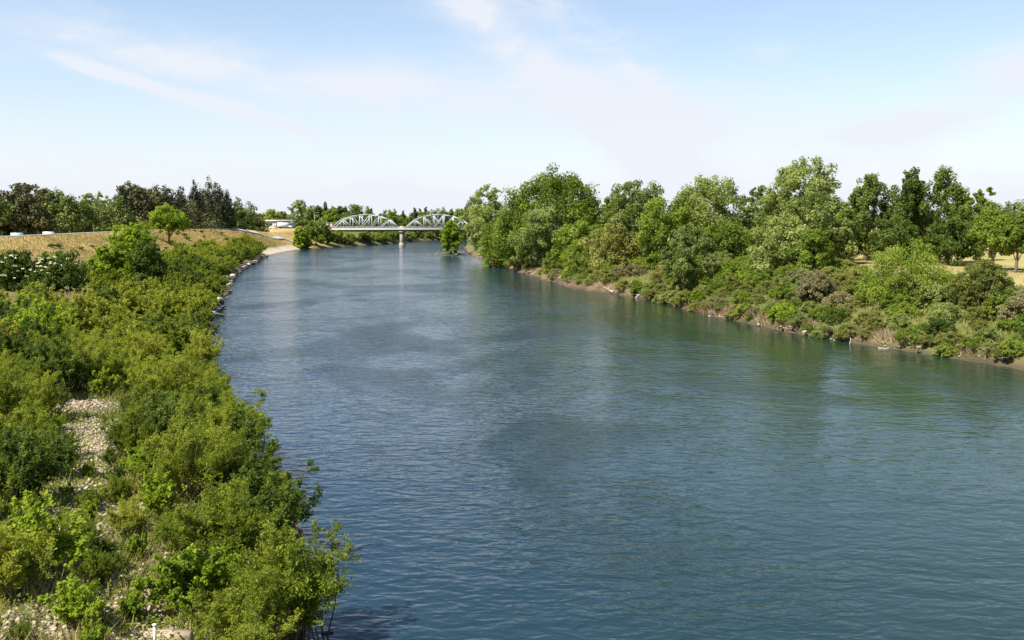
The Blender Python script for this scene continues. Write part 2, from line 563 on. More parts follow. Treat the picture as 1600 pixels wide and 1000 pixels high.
def height(x, y):
    x = np.asarray(x, float); y = np.asarray(y, float)
    jag = fnoise(x, y, 9.0, 3, 2)
    sl_ = s_left(x, y) + 1.2 * jag
    sr_ = s_right(x, y) + 2.4 * jag
    # left flood plain and levee
    zl = np.interp(sl_, [-40, -8, 0, 1.5, 5, 15, 40, 90], [-4, -2, 0, 0.7, 1.5, 2.3, 3.4, 4.0])
    zl = zl + np.clip(sl_, 0, 6) / 6 * 0.9 * fnoise(x, y, 6.0, 11, 3)
    xc = np.interp(y, CY, CX)
    crest = np.interp(y, [-400, 200, 330, 400, 430, 460, 490, 520], [10.4, 10.3, 10.6, 10.1, 9.5, 7.6, 7.8, 9.0])
    d = x - xc
    lev = np.where(d > 0, crest - np.maximum(d - 3.2, 0) / 2.3, np.maximum(crest - np.maximum(-d - 3.2, 0) / 2.5, 6.3))
    lev = lev + 0.25 * fnoise(x, y, 5, 21, 2) * (np.abs(d) > 3.4)
    # approach embankment of the far bridge
    emb = 9.0 - np.maximum(np.abs(y - 527) - 7.5, 0) / 2.0
    emb = np.where(x < -98, emb, -9)
    back = np.interp(sl_, [-10, 0, 6, 16, 40], [-3, 0, 2.5, 5.0, 6.0])
    w = np.clip((y - 450) / 60, 0, 1)
    zl = zl * (1 - w) + np.maximum(np.minimum(zl, 9), back) * w
    zl = np.where(sl_ > 0, np.maximum(np.maximum(zl, np.minimum(lev, np.maximum(sl_ - 3, 0) * 0.55 + np.clip(sl_, 0, 3) * .35)), np.minimum(emb, np.maximum(sl_, 0) * 0.9)), zl)
    # right bank: cut bank, slope, park
    zr = np.interp(sr_, [-40, -6, 0, 0.7, 4, 14, 27, 40], [-4, -1.6, 0, 0.9, 2.1, 4.3, 5.8, 6.1])
    zr = zr + np.clip(sr_, 0, 8) / 8 * 0.8 * fnoise(x, y, 7.0, 31, 3) * np.clip((45 - sr_) / 20, 0.15, 1)
    embr = 9.0 - np.maximum(np.abs(y - 527) - 7.5, 0) / 2.0
    zr = np.where((sr_ > 2), np.maximum(zr, embr), zr)
    # spit under the lone tree
    spit = 0.65 * np.exp(-((x + 25) / 7.5) ** 2 - ((y - 385) / 4.5) ** 2) * 2 - 0.6
    zr = np.maximum(zr, spit)
    return np.maximum(zl, zr)


def hz(x, y):
    return float(height(np.array([x]), np.array([y]))[0])


def lines(*segs):
    out = []
    for a, b, st in segs:
        out.append(np.arange(a, b, st))
    return np.concatenate(out)


GX = lines((-7000, -1200, 900), (-1200, -200, 60), (-200, -118, 4), (-118, -60, 1.4), (-60, 0, 1.0), (0, 75, 1.1), (75, 140, 4), (140, 700, 40), (700, 7001, 900))
GY = lines((-400, 10, 30), (10, 24, 3), (24, 110, 1.0), (110, 240, 1.6), (240, 480, 2.4), (480, 660, 3), (660, 900, 15), (900, 2000, 100), (2000, 9001, 1000))
gx, gy = np.meshgrid(GX, GY)
gz = height(gx, gy)
far = np.clip((gy - 1000) / 400, 0, 1)
gz = gz * (1 - far) + 5.5 * far
sl_g, sr_g = s_left(gx, gy), s_right(gx, gy)
crest_d = gx - np.interp(gy, CY, CX)
on_left = (sl_g > -3)
a_dry = np.clip((30 - crest_d) / 10 + fnoise(gx, gy, 14, 40) * 1.2, 0, 1) * on_left * np.clip((gy - 60) / 60, 0, 1)
a_dry = np.maximum(a_dry, np.clip(fnoise(gx, gy, 16, 44) * 4 - 0.5, 0, 0.8) * on_left)
a_park = np.clip((sr_g - 20 + 8 * fnoise(gx, gy, 12, 47)) / 8, 0, 1)
a_soil = np.clip(0.9 - sr_g / 3.0 + 2.2 * fnoise(gx, gy, 7, 51), 0, 1) * (sr_g > -4)
a_soil = np.maximum(a_soil, np.clip(1.1 - sl_g / 2.5, 0, 1) * (sl_g > -6) * (sr_g < -20))
a_sand = ((sl_g > -4) & (sl_g < 5 + 2.5 * fnoise(gx, gy, 6, 55)) & (gy > 374) & (gy < 452)).astype(float) * (gx < -50)
PATCH = [(150, 690, 1.5, 3.0), (135, 735, 1.3, 2.0), (130, 765, 1.4, 1.6), (130, 632, 2.6, 2.0), (142, 668, 1.9, 2.6), (148, 705, 1.6, 2.4), (100, 640, 2.4, 1.3), (140, 800, 2.0, 2.0), (95, 825, 1.8, 1.5), (210, 785, 1.3, 1.2),
         (60, 965, 1.6, 1.4), (215, 940, 1.5, 1.3), (270, 985, 1.9, 1.5), (330, 985, 1.2, 1.2), (165, 900, 1.4, 1.0), (250, 905, 1.1, 0.8), (20, 870, 1.0, 0.8)]
a_grav = np.zeros_like(gx)
PW = []
for px, py, rx, ry in PATCH:
    p = ground_at(px, py, 1.9)
    PW.append((p.x, p.y, rx, ry))
    a_grav = np.maximum(a_grav, np.clip(1.5 - ((gx - p.x) / rx) ** 2 - ((gy - p.y) / ry) ** 2 + 1.6 * fnoise(gx, gy, 1.6, 61, 2), 0, 1))
a_grav = np.maximum(a_grav, 0.75 * np.clip((46 - gy) / 10, 0, 1) * on_left * np.clip(0.6 + 2.5 * fnoise(gx, gy, 2.2, 65), 0, 1))
ny_, nx_ = gx.shape
idx = np.arange(nx_ * ny_).reshape(ny_, nx_)
quads = np.stack([idx[:-1, :-1], idx[:-1, 1:], idx[1:, 1:], idx[1:, :-1]], -1).reshape(-1, 4)
me = mesh_np('terrain', np.stack([gx, gy, gz], -1).reshape(-1, 3), quads, ground_mat(), True,
             dict(dry=a_dry.ravel(), park=a_park.ravel(), soil=a_soil.ravel(), sand=a_sand.ravel(), gravel=a_grav.ravel()))
tag(link('terrain', me), kind='structure')

wx, wy = np.meshgrid(np.linspace(-260, 460, 10), np.linspace(-380, 1080, 16))
wi = np.arange(wx.size).reshape(wx.shape)
wq = np.stack([wi[:-1, :-1], wi[:-1, 1:], wi[1:, 1:], wi[1:, :-1]], -1).reshape(-1, 4)
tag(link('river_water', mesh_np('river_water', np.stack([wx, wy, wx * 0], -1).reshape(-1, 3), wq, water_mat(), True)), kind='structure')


def strip(name, pts, width, mat, lift=0.08, thick=0.25):
    pts = np.array(pts, float)
    n = 60
    L = np.concatenate([[0], np.cumsum(np.linalg.norm(np.diff(pts[:, :2], axis=0), axis=1))])
    t = np.linspace(0, L[-1], n)
    x, y = np.interp(t, L, pts[:, 0]), np.interp(t, L, pts[:, 1])
    dx, dy = np.gradient(x), np.gradient(y)
    ln = np.hypot(dx, dy)
    nx2, ny2 = -dy / ln, dx / ln
    v = []
    for sgn, dz in ((-1, 0), (1, 0), (1, -thick), (-1, -thick)):
        ex, ey = x + nx2 * sgn * width / 2, y + ny2 * sgn * width / 2
        v.append(np.stack([ex, ey, np.maximum(height(ex, ey), height((ex + x) / 2, (ey + y) / 2) - .1) + lift + dz], -1))
    v = np.concatenate(v)
    q = []
    for k in range(4):
        a, b = k * n, ((k + 1) % 4) * n
        for i in range(n - 1):
            q.append((a + i, a + i + 1, b + i + 1, b + i))
    return tag(link(name, mesh_np(name, v, np.array(q), mat)), kind='structure')


strip('levee_road', [(-108, 60), (-108, 200), (-113, 260), (-116, 320), (-117, 405)], 4.0, MAT['asphalt'], 0.12)
strip('access_path', [(-117, 405), (-114, 432), (-108.5, 452), (-104, 466)], 2.6, MAT['concrete'], 0.15)
strip('approach_road', [(-400, 540), (-250, 532), (-160, 527), (-98.5, 527)], 10, MAT['asphalt'], 0.12)
strip('approach_road', [(-21, 527), (60, 527), (260, 540)], 10, MAT['asphalt'], 0.12)

# ------------------------------------------------------------------ plant builders


def unit(v):
    return v / (np.linalg.norm(v, axis=-1, keepdims=True) + 1e-9)


def leaf_mesh(name, P, Nn, L, W, tint, mat, r, axis=None):
    """one folded rhombus per leaf"""
    n = len(P)
    if axis is None:
        axis = r.normal(size=(n, 3))
    a = unit(axis - (axis * Nn).sum(1, keepdims=True) * Nn)
    b = np.cross(Nn, a)
    L = np.broadcast_to(np.asarray(L, float), (n,))[:, None]
    W = np.broadcast_to(np.asarray(W, float), (n,))[:, None]
    v = np.empty((n, 4, 3))
    v[:, 0] = P - a * L * 0.5
    v[:, 1] = P + b * W * 0.5 + Nn * W * 0.12
    v[:, 2] = P + a * L * 0.5 - Nn * L * 0.08
    v[:, 3] = P - b * W * 0.5 + Nn * W * 0.12
    q = np.arange(n * 4).reshape(n, 4)
    return mesh_np(name, v.reshape(-1, 3), q, mat, False, dict(tint=np.repeat(tint, 4)))


PROF = {
    'round': ([0, .12, .35, .6, .82, 1], [.35, .78, 1, .95, .66, .12]),
    'dome': ([0, .2, .45, .7, .88, 1], [1, 1, .96, .80, .52, .12]),
    'column': ([0, .15, .4, .65, .85, 1], [.45, .9, 1, .85, .55, .10]),
    'spire': ([0, .2, .5, .8, 1], [.8, 1, .8, .42, .06]),
    'vase': ([0, .2, .5, .75, .9, 1], [.25, .55, .9, 1, .8, .25]),
    'ragged': ([0, .2, .45, .7, .88, 1], [.6, .85, 1, .85, .7, .3]),
}


def make_crown(name, seed, H, base, R, prof, mat, nlobe=14, lobe=0.42, nclump=9, clump=0.42, leaves=9000, size=0.45, stretch=1.0, lean=(0, 0), uneven=0.3, aspect=0.85, shell=False):
    """crown of lobes made of leaf clumps; returns (mesh, lobe centres)"""
    r = np.random.default_rng(seed)
    pt, pr = PROF[prof]
    nlobe, lobe, leaves = int(nlobe * 1.9), lobe * 1.12, int(leaves * 1.08)
    nclump = max(6, int(nclump * .75))
    t = (np.arange(nlobe) + r.uniform(0.1, 0.9, nlobe)) / nlobe
    t = 0.04 + 0.92 * t
    ang = np.arange(nlobe) * 2.39996 + r.uniform(-.5, .5, nlobe) + seed
    env = np.interp(t, pt, pr) * (1 + uneven * r.uniform(-1, .6, nlobe))
    rad = R * env * np.where(np.arange(nlobe) % 4 == 0, r.uniform(0.1, 0.4, nlobe), r.uniform(0.5, 0.78, nlobe))
    h = H - base
    lr = R * lobe * r.uniform(0.7, 1.25, nlobe) * (0.55 + 0.45 * env)
    C = np.stack([rad * np.cos(ang) + lean[0] * t * h, rad * np.sin(ang) + lean[1] * t * h, base + t * h - lr * 0.35 * t], -1)
    if shell:                                        # lobes spread evenly over a hemisphere, for a closed dome
        q = (np.arange(nlobe) + .5) / nlobe
        dz = np.clip(q * 1.05 - .02, 0, 1)
        dr = np.sqrt(1 - dz ** 2)
        wob = r.uniform(.90, 1.0, nlobe)
        C = np.stack([R * .86 * dr * np.cos(ang) * wob, R * .86 * dr * np.sin(ang) * wob, base + h * .86 * (dz * .9 + .1 * q) * wob + .05 * h], -1)
        lr = np.full(nlobe, R * lobe) * r.uniform(.75, 1.2, nlobe)
    ncl = nlobe * nclump
    li = np.repeat(np.arange(nlobe), nclump)
    d = unit(r.normal(size=(ncl, 3)) + np.stack([np.cos(ang[li]) * .5, np.sin(ang[li]) * .5, np.full(ncl, .35)], -1))
    cc = C[li] + d * (lr[li] * r.uniform(0.45, 1.0, ncl))[:, None] * np.array((1, 1, stretch))
    cr = lr[li] * clump * r.uniform(0.65, 1.35, ncl)
    wgt = cr ** 2
    cnt = np.maximum(1, (leaves * wgt / wgt.sum() * r.uniform(.6, 1.3, ncl))).astype(int)
    k = np.repeat(np.arange(ncl), cnt)
    n = len(k)
    dd = unit(r.normal(size=(n, 3)))
    P = cc[k] + dd * (cr[k] * r.uniform(0, 1, n) ** 0.42)[:, None] * np.array((1, 1, 0.9 * stretch))
    P[:, 2] = np.maximum(P[:, 2], 0.15)
    out = unit(P - cc[k])
    Nn = unit(0.95 * out + np.array((0, 0, 0.5)) + 0.55 * r.normal(size=(n, 3)))
    tint = np.clip(0.45 + r.normal(0, 0.10, n) + r.normal(0, 0.15, ncl)[k] + r.normal(0, 0.10, nlobe)[li[k]], 0, 1)
    L = size * r.uniform(0.65, 1.35, n)
    return leaf_mesh(name, P, Nn, L, L * aspect, tint, mat, r), C


def make_trunk(name, seed, H, base, R, C, tr, mat, lean=(0, 0), limbs=9):
    r = np.random.default_rng(seed + 99)
    mb = MB()
    n = 8
    t = np.linspace(0, 1, n)
    top = base + (H - base) * 0.72
    p = np.stack([lean[0] * np.maximum(t * top - base, 0) + 0.10 * R * np.sin(t * 5 + seed) * t, lean[1] * np.maximum(t * top - base, 0) + 0.08 * R * np.cos(t * 4 + seed) * t, t * top - 0.4], -1)
    mb.tube(p, tr * (1.25 - 1.05 * t) * np.where(t == 0, 1.35, 1), 7)
    ids = np.argsort(r.random(len(C)))[:limbs]
    for i in ids:
        e = C[i]
        k = np.clip((e[2] / top) * r.uniform(0.35, 0.7), 0.12, 0.9)
        s0 = np.array([np.interp(k, t, p[:, j]) for j in range(3)])
        q = np.linspace(0, 1, 5)[:, None]
        mid = (s0 + e) / 2 + np.array((0, 0, -0.08 * np.linalg.norm(e - s0)))
        path = (1 - q) ** 2 * s0 + 2 * q * (1 - q) * mid + q ** 2 * e
        mb.tube(path, tr * (1.15 - k) * np.linspace(0.55, 0.08, 5), 5)
    return mb.mesh(name, mat, True)


def tree_meshes(seed, H, base, R, prof, mat, tr=None, bark='bark', limbs=9, **kw):
    lean = kw.get('lean', (0, 0))
    cm, C = make_crown('crown', seed, H, base, R, prof, MAT[mat], **kw)
    tm = make_trunk('trunk', seed, H, base, R, C, tr or 0.022 * H + 0.05, MAT[bark], lean, limbs)
    return cm, tm


def put_tree(name, cm, tm, x, y, label, group=None, rz=0.0, sc=1.0, cat='tree', dz=-0.15):
    e = link(name, None, None, (x, y, hz(x, y) + dz), rz, sc)
    e.empty_display_size = 0.5
    tag(e, label, cat, group)
    link('trunk', tm, e)
    link('crown', cm, e)
    return e


def tree_px(name, px, top, Y, halfw, base_frac, prof, mat, seed, label, group=None, cat='tree', **kw):
    """a tree that stands Y metres ahead in direction px and reaches up to photo row top"""
    if px > 725 and Y < 345:
        halfw *= 1.13
        kw['leaves'], kw['size'] = int(kw['leaves'] * 1.28), kw['size'] * .92
    elif px < 420 and Y > 240:
        halfw *= 1.3
        kw['size'] = kw['size'] * 1.15
    p = at(px, top, Y)
    z0 = hz(p.x, Y)
    H = max(2.0, p.z - z0)
    R = halfw * Y / FPX
    cm, tm = tree_meshes(seed, H * 0.97, H * base_frac, R, prof, mat, **kw)
    return put_tree(name, cm, tm, p.x, Y, label, group, cat=cat)


def shrub_meshes(seed, h, w, mat, nstem=46, leaves=9000, ll=0.13, lw=0.055, upright=0.5, twig='twig', plume=0.16):
    """many-stemmed shrub: arching stems from one root, leaves set along them"""
    r = np.random.default_rng(seed)
    b = r.normal(0, w * 0.09, (nstem, 2))
    ang = r.uniform(0, 2 * PI, nstem)
    tilt = r.uniform(0.02, 1.0, nstem) ** 0.7 * (1.15 - upright * 0.55)
    ln = h * r.uniform(0.62, 1.12, nstem) * (1 - 0.18 * tilt)
    d0 = np.stack([np.cos(ang) * np.sin(tilt), np.sin(ang) * np.sin(tilt), np.cos(tilt)], -1)
    d0[:, :2] *= (w / h * 0.75)
    side = unit(r.normal(size=(nstem, 3))) * (0.16 * ln)[:, None]
    p0 = np.concatenate([b, np.full((nstem, 1), -0.1)], 1)
    p2 = p0 + d0 * ln[:, None] - np.stack([np.zeros(nstem), np.zeros(nstem), 0.12 * ln * tilt], -1)
    p1 = p0 + d0 * (ln * 0.5)[:, None] + side + np.stack([np.zeros(nstem), np.zeros(nstem), 0.12 * ln], -1)

    def cur(i, t):
        t = t[:, None]
        return (1 - t) ** 2 * p0[i] + 2 * t * (1 - t) * p1[i] + t ** 2 * p2[i]
    mb = MB()
    for i in range(nstem):
        tt = np.linspace(0, 1, 5)
        mb.tube(cur(np.full(5, i), tt), np.linspace(0.03, 0.006, 5) * (h / 3.5), 3)
    sm = mb.mesh('stems', MAT[twig])
    # leafy side shoots
    nsh = nstem * 9
    si = r.integers(0, nstem, nsh)
    stt = r.uniform(0.22, 1.0, nsh) ** 0.8
    sb = cur(si, stt)
    sd = unit(unit(p2[si] - p0[si]) * 0.55 + r.normal(size=(nsh, 3)) * 0.6 + np.array((0, 0, 0.25)))
    sl2 = plume * h * r.uniform(0.5, 1.35, nsh) * (1.25 - 0.55 * stt)
    k = r.integers(0, nsh, leaves)
    q = r.uniform(0, 1, leaves)
    P = sb[k] + sd[k] * (sl2[k] * q)[:, None] + r.normal(0, 0.018 * h, (leaves, 3))
    P[:, 2] = np.maximum(P[:, 2], 0.04)
    ax = unit(sd[k] * 0.8 + r.normal(size=(leaves, 3)) * 0.7)
    Nn = unit(np.array((0, 0, 0.75)) + r.normal(size=(leaves, 3)) * 0.8)
    tint = np.clip(0.42 + r.normal(0, 0.13, leaves) + r.normal(0, 0.12, nsh)[k] + r.normal(0, .10, nstem)[si[k]] + 0.12 * (q - 0.5), 0, 1)
    L = ll * r.uniform(0.6, 1.4, leaves)
    fm = leaf_mesh('foliage', P, Nn, L, L * lw / ll, tint, MAT[mat], r, ax)
    return fm, sm


def put_shrub(name, fm, sm, x, y, label, group=None, rz=0.0, sc=1.0, cat='shrub', dz=0.0):
    e = link(name, None, None, (x, y, hz(x, y) + dz), rz, sc)
    e.empty_display_size = 0.3
    tag(e, label, cat, group)
    link('stems', sm, e)
    link('foliage', fm, e)
    return e


def blades(name, x, y, h, w, mat, seed, label, cat, lean=0.35, per=1):
    """grass: thin upright triangles on the ground, one object"""
    r = np.random.default_rng(seed)
    x = np.repeat(x, per) + r.normal(0, 0.12, len(x) * per) * (per > 1)
    y = np.repeat(y, per) + r.normal(0, 0.12, len(y) * per) * (per > 1)
    n = len(x)
    z = height(x, y)
    h = np.repeat(np.broadcast_to(h, (n // per,)), per) * r.uniform(.6, 1.3, n)
    a = r.uniform(0, PI, n)
    wv = np.broadcast_to(w, (n,)) * r.uniform(.6, 1.3, n) / 2
    tipx, tipy = r.normal(0, lean, n) * h, r.normal(0, lean, n) * h
    v = np.empty((n, 3, 3))
    v[:, 0] = np.stack([x - np.cos(a) * wv, y - np.sin(a) * wv, z - 0.03], -1)
    v[:, 1] = np.stack([x + np.cos(a) * wv, y + np.sin(a) * wv, z - 0.03], -1)
    v[:, 2] = np.stack([x + tipx, y + tipy, z + h], -1)
    tint = np.clip(0.45 + r.normal(0, .14, n) + 0.7 * fnoise(x, y, 5, seed) + 1.3 * fnoise(x * .5, y * .35, 9, seed + 3, 2) - .12 * np.clip((y - 300) / 60, 0, 1), 0, 1)
    o = link(name, mesh_np(name, v.reshape(-1, 3), np.arange(n * 3).reshape(n, 3), MAT[mat], False, dict(tint=np.repeat(tint, 3))))
    return tag(o, label, cat, None, 'stuff')

# ------------------------------------------------------------------ the far bridge
BY = 527.0                                           # its centre line runs across the river here
DECK = 14 - 14.3 * 525 / FPX                         # top of the deck


def bridge():
    e = link('truss_bridge', None, None, (-60, BY, 0))
    tag(e, 'pale steel road bridge with two arched truss spans crossing the river', 'bridge')

    def part(name, mb, mat, par=e):
        return mb.build(name, MAT[mat], par)
    z = DECK
    part('deck', MB().box(-38.5, 39.5, -5, 5, z - 0.45, z), 'asphalt')
    for sy in (-1, 1):
        part('fascia', MB().box(-38.5, 39.5, sy * 5.02 - 0.25, sy * 5.02 + 0.25, z - 0.75, z + 0.18), 'deck_fascia')
        part('girder', MB().box(-38.3, 39.3, sy * 4.4 - 0.2, sy * 4.4 + 0.2, z - 1.35, z - 0.76), 'girder')
        rail = part('railing', MB().box(-38.5, 39.5, sy * 5.05 - 0.06, sy * 5.05 + 0.06, z + 0.95, z + 1.12).box(-38.5, 39.5, sy * 5.05 - 0.05, sy * 5.05 + 0.05, z + 0.5, z + 0.72), 'bridge_rail')
        for i in range(27):
            x = -38.2 + i * 2.97
            part('rail_post', MB().box(x - 0.12, x + 0.12, sy * 5.05 - 0.1, sy * 5.05 + 0.1, z + 0.182, z + 1.2), 'bridge_rail', rail)
    for i in range(13):
        x = -37 + i * 6.2
        part('cross_beam', MB().box(x - 0.2, x + 0.2, -4.15, 4.15, z - 1.25, z - 0.46), 'girder')
    # pier and ends
    pier = part('pier', MB().box(-0.85, 0.85, -5.2, 5.2, -3, z - 1.36, 0.08), 'bridge_concrete')
    part('pier_footing', MB().box(-1.25, 1.25, -6.0, 6.0, -3, 1.5, 0.2), 'bridge_concrete', pier)
    part('pier_cap', MB().box(-1.15, 1.15, -5.6, 5.6, z - 2.0, z - 1.34), 'bridge_concrete', pier)
    for x0, x1 in ((-43, -38.52), (39.52, 44)):
        part('abutment', MB().box(x0, x1, -5.6, 5.6, 1.0, z - 0.1), 'bridge_concrete')
    for x in (-39.6, 40.4):
        for sy in (-1, 1):
            part('end_pylon', MB().box(x - 0.7, x + 0.7, sy * 5.5 - 0.7, sy * 5.5 + 0.7, 4.0, z + 3.0).box(x - 0.85, x + 0.85, sy * 5.5 - 0.85, sy * 5.5 + 0.85, z + 3.0, z + 3.35, 0.25), 'bridge_concrete')
    hts = [0.35, 4.9, 6.6, 7.5, 7.5, 6.6, 4.9, 0.35]
    for x0, x1, nm in ((-37.8, -1.9, 'left'), (1.9, 38.2, 'right')):
        xs = np.linspace(x0, x1, 8)
        for sy in (-1, 1):
            y = sy * 4.62
            mb = MB()
            for i in range(7):
                mb.bar((xs[i], y, z + hts[i]), (xs[i + 1], y, z + hts[i + 1]), 0.5, 0.42)
            tr = part('truss', mb, 'bridge_steel')
            part('lower_chord', MB().bar((x0, y + 0.003, z + 0.3), (x1, y + 0.003, z + 0.3), 0.4, 0.42), 'bridge_steel', tr)
            for i in range(1, 7):
                part('vertical', MB().bar((xs[i], y, z + 0.4), (xs[i], y, z + hts[i] - 0.2), 0.46 if i in (2, 3, 4, 5) else 0.32, 0.36), 'bridge_steel', tr)
            for a, b in ((1, 2), (2, 3), (6, 5), (5, 4), (3, 4), (4, 3)):
                part('diagonal', MB().bar((xs[a], y + 0.05 * (a > b), z + hts[a] - 0.2), (xs[b], y + 0.05 * (a > b), z + 0.4), 0.34, 0.24), 'bridge_steel', tr)
        for i in range(2, 6):
            part('top_strut', MB().bar((xs[i], -4.4, z + hts[i]), (xs[i], 4.4, z + hts[i]), 0.3, 0.3), 'bridge_steel')
        for i in range(2, 5):
            part('sway_brace', MB().bar((xs[i], -4.35, z + hts[i] + 0.03), (xs[i + 1], 4.35, z + hts[i + 1] + 0.03), 0.16, 0.16), 'bridge_steel')


bridge()


def vehicle(name, x, y, z, rz, paint, label, kind='car', group=None):
    e = link(name, None, None, (x, y, z), rz)
    tag(e, label, {'car': 'car', 'van': 'van', 'truck': 'truck'}[kind], group)
    P = MAT[paint]
    if kind == 'car':
        L, W = 4.4, 1.75
        MB().box(-2.2, 2.2, -0.87, 0.87, 0.35, 0.85, 0.06).build('body', P, e)
        MB().box(-1.35, 1.05, -0.78, 0.78, 0.852, 1.18, 0.1).build('window_band', MAT['glass'], e)
        MB().box(-1.22, 0.92, -0.67, 0.67, 1.182, 1.45, 0.12).build('roof', P, e)
    elif kind == 'van':
        L, W = 5.2, 2.0
        MB().box(-2.6, 2.6, -1.0, 1.0, 0.4, 1.1, 0.04).build('body', P, e)
        MB().box(1.2, 2.3, -0.95, 0.95, 1.102, 1.75, 0.12).build('windscreen', MAT['glass'], e)
        MB().box(-2.58, 1.19, -0.98, 0.98, 1.102, 2.25, 0.05).build('cargo_box', P, e)
    else:
        L, W = 8.0, 2.3
        MB().box(-4.0, 1.9, -1.15, 1.15, 0.9, 3.2, 0.03).build('cargo_box', P, e)
        MB().box(2.1, 4.0, -1.05, 1.05, 0.5, 1.5, 0.05).build('cab', P, e)
        MB().box(2.2, 3.8, -1.0, 1.0, 1.502, 2.3, 0.15).build('windscreen', MAT['glass'], e)
        MB().box(-4.0, 2.1, -0.5, 0.5, 0.5, 0.898).build('chassis', MAT['rubber'], e)
    r = 0.33 if kind != 'truck' else 0.48
    ang = np.arange(12) * 2 * PI / 12
    for sx in (-0.31, 0.31):
        for sy in (-1, 1):
            c = np.stack([np.cos(ang) * r, np.zeros(12), np.sin(ang) * r], -1)
            v = np.concatenate([c + (0, -0.11, 0), c + (0, 0.11, 0), [(0, -0.11, 0), (0, 0.11, 0)]])
            q = [(k, (k + 1) % 12, 12 + (k + 1) % 12, 12 + k) for k in range(12)]
            t = [((k + 1) % 12, k, 24) for k in range(12)] + [(12 + k, 12 + (k + 1) % 12, 25) for k in range(12)]
            MB().add(v + (sx * L, sy * (W / 2 - 0.1), r), q, t).build('wheel', MAT['rubber'], e)
    return e


vehicle('passenger_car', -59.8, BY - 2.2, DECK, 0, 'white_paint', 'white car on the bridge deck between the two arched trusses')
vehicle('delivery_truck', at(443, 352, 521).x, 524.5, hz(-125, 526) + .13, 0, 'white_paint', 'white box truck on the road left of the bridge', 'truck')
vehicle('passenger_car', at(425, 354, 521).x, 524.5, hz(-131, 526) + .13, 0, 'white_paint', 'small white car following the box truck left of the bridge')
vehicle('passenger_car', at(467, 354, 521).x, 524.5, hz(-117, 526) + .13, 0, 'red_paint', 'red car on the road just ahead of the box truck')
vehicle('passenger_car', at(488, 354, 521).x, 524.5, hz(-109, 526) + .13, 0, 'white_paint', 'white car on the approach road midway between red car and bridge')
vehicle('passenger_car', at(502, 354, 521).x, 524.5, hz(-104, 526) + .13, 0, 'silver_paint', 'silver car about to drive onto the bridge from the left')


def on_levee(px, Y):
    x = float(np.interp(Y, CY, CX)) - 7.8
    return x, Y, hz(x, Y) + 0.02


for px, kind, paint, lab, nm in ((124, 'van', 'white_paint', 'white van parked on the grassy levee crest, right of the others', 'parked_van'),
                                 (79, 'van', 'teal_paint', 'pale teal van parked on the levee crest beneath dark trees', 'parked_van'),
                                 (65, 'car', 'white_paint', 'white car parked on the levee just left of the teal van', 'parked_car'),
                                 (111, 'car', 'silver_paint', 'silver car parked on the levee between teal van and white van', 'parked_car')):
    # where the crest line is crossed by that direction
    Ys = np.linspace(150, 330, 400)
    i = int(np.argmin(np.abs(800 + FPX * np.interp(Ys, CY, CX) / Ys - px)))
    x, y, z = on_levee(px, float(Ys[i]))
    vehicle(nm, x, y, z, math.atan2(y, x) + .25, paint, lab, kind)


def far_building():
    p = at(418, 352, 560)
    e = link('warehouse', None, None, (p.x, 585, hz(p.x, 585)))
    tag(e, 'long low building with a pale roof beyond the bridge road', 'building')
    MB().box(-14, 9, -7, 7, -1, 3.9).build('wall', MAT['stucco'], e)
    MB().box(-14.6, 9.6, -7.6, 7.6, 3.902, 4.8, 0.5).build('roof', MAT['roofing'], e)
    for k in range(5):
        f = MB().box(-12.5 + k * 4.3, -10.3 + k * 4.3, -7.08, -6.95, 1.2, 3.0).build('window', MAT['white_paint'], e)
        MB().box(-12.3 + k * 4.3, -10.5 + k * 4.3, -7.14, -7.085, 1.4, 2.8).build('pane', MAT['glass'], f)


far_building()


def lamp_post(px, Y, top, label, mat):
    p = at(px, top, Y)
    z0 = hz(p.x, Y)
    e = link('street_lamp', None, None, (p.x, Y, z0))
    tag(e, label, 'street lamp')
    H = p.z - z0
    MB().tube([(0, 0, -0.3), (0, 0, H * 0.5), (0, 0, H)], [0.16, 0.13, 0.09], 6).build('pole', MAT[mat], e)
    MB().tube([(0, 0, H - 0.05), (0.8, 0, H + 0.25), (1.9, 0, H + 0.3)], [0.07, 0.06, 0.05], 5).build('arm', MAT[mat], e)
    MB().box(1.6, 2.5, -0.18, 0.18, H + 0.18, H + 0.38, 0.05).build('lamp_head', MAT['concrete'], e)


lamp_post(491, 536, 333, 'pale street lamp on the bridge road beside the red and white cars', 'concrete')
lamp_post(420, 536, 343, 'dark street lamp on the bridge road by the low building', 'bark')

# ------------------------------------------------------------------ right bank trees
T = tree_px
T('tree', 758, 286, 318, 34, 0.18, 'ragged', 'sage_leaf', 101, 'open grey-green tree at the left end of the right bank, beside the big dome', nlobe=16, lobe=.36, leaves=8500, size=.62, uneven=.5, bark='pale_bark')
T('tree', 868, 270, 262, 82, 0.03, 'dome', 'oak_leaf', 102, 'huge dome-shaped green tree, broadest on the right bank', shell=True, nlobe=46, lobe=.23, nclump=8, leaves=27000, size=.60, uneven=.12)
T('tree', 838, 322, 246, 40, 0.08, 'ragged', 'sage_leaf', 103, 'grey-green ragged tree in front of the dome-shaped tree', nlobe=14, lobe=.36, leaves=9000, size=.5, uneven=.4, bark='pale_bark')
T('tree', 782, 338, 285, 38, 0.05, 'dome', 'oak_leaf', 104, 'deep green rounded tree filling the gap left of the dome', nlobe=16, leaves=8000, size=.55)
T('tree', 912, 345, 222, 42, 0.05, 'dome', 'oak_leaf', 105, 'low spreading green tree at the right foot of the dome', nlobe=15, leaves=9000, size=.48)
T('tree', 992, 279, 205, 47, 0.15, 'ragged', 'sage_leaf', 106, 'airy grey-green cottonwood right of the dome, sky showing through its top', nlobe=17, lobe=.33, leaves=11000, size=.46, uneven=.5, bark='pale_bark')
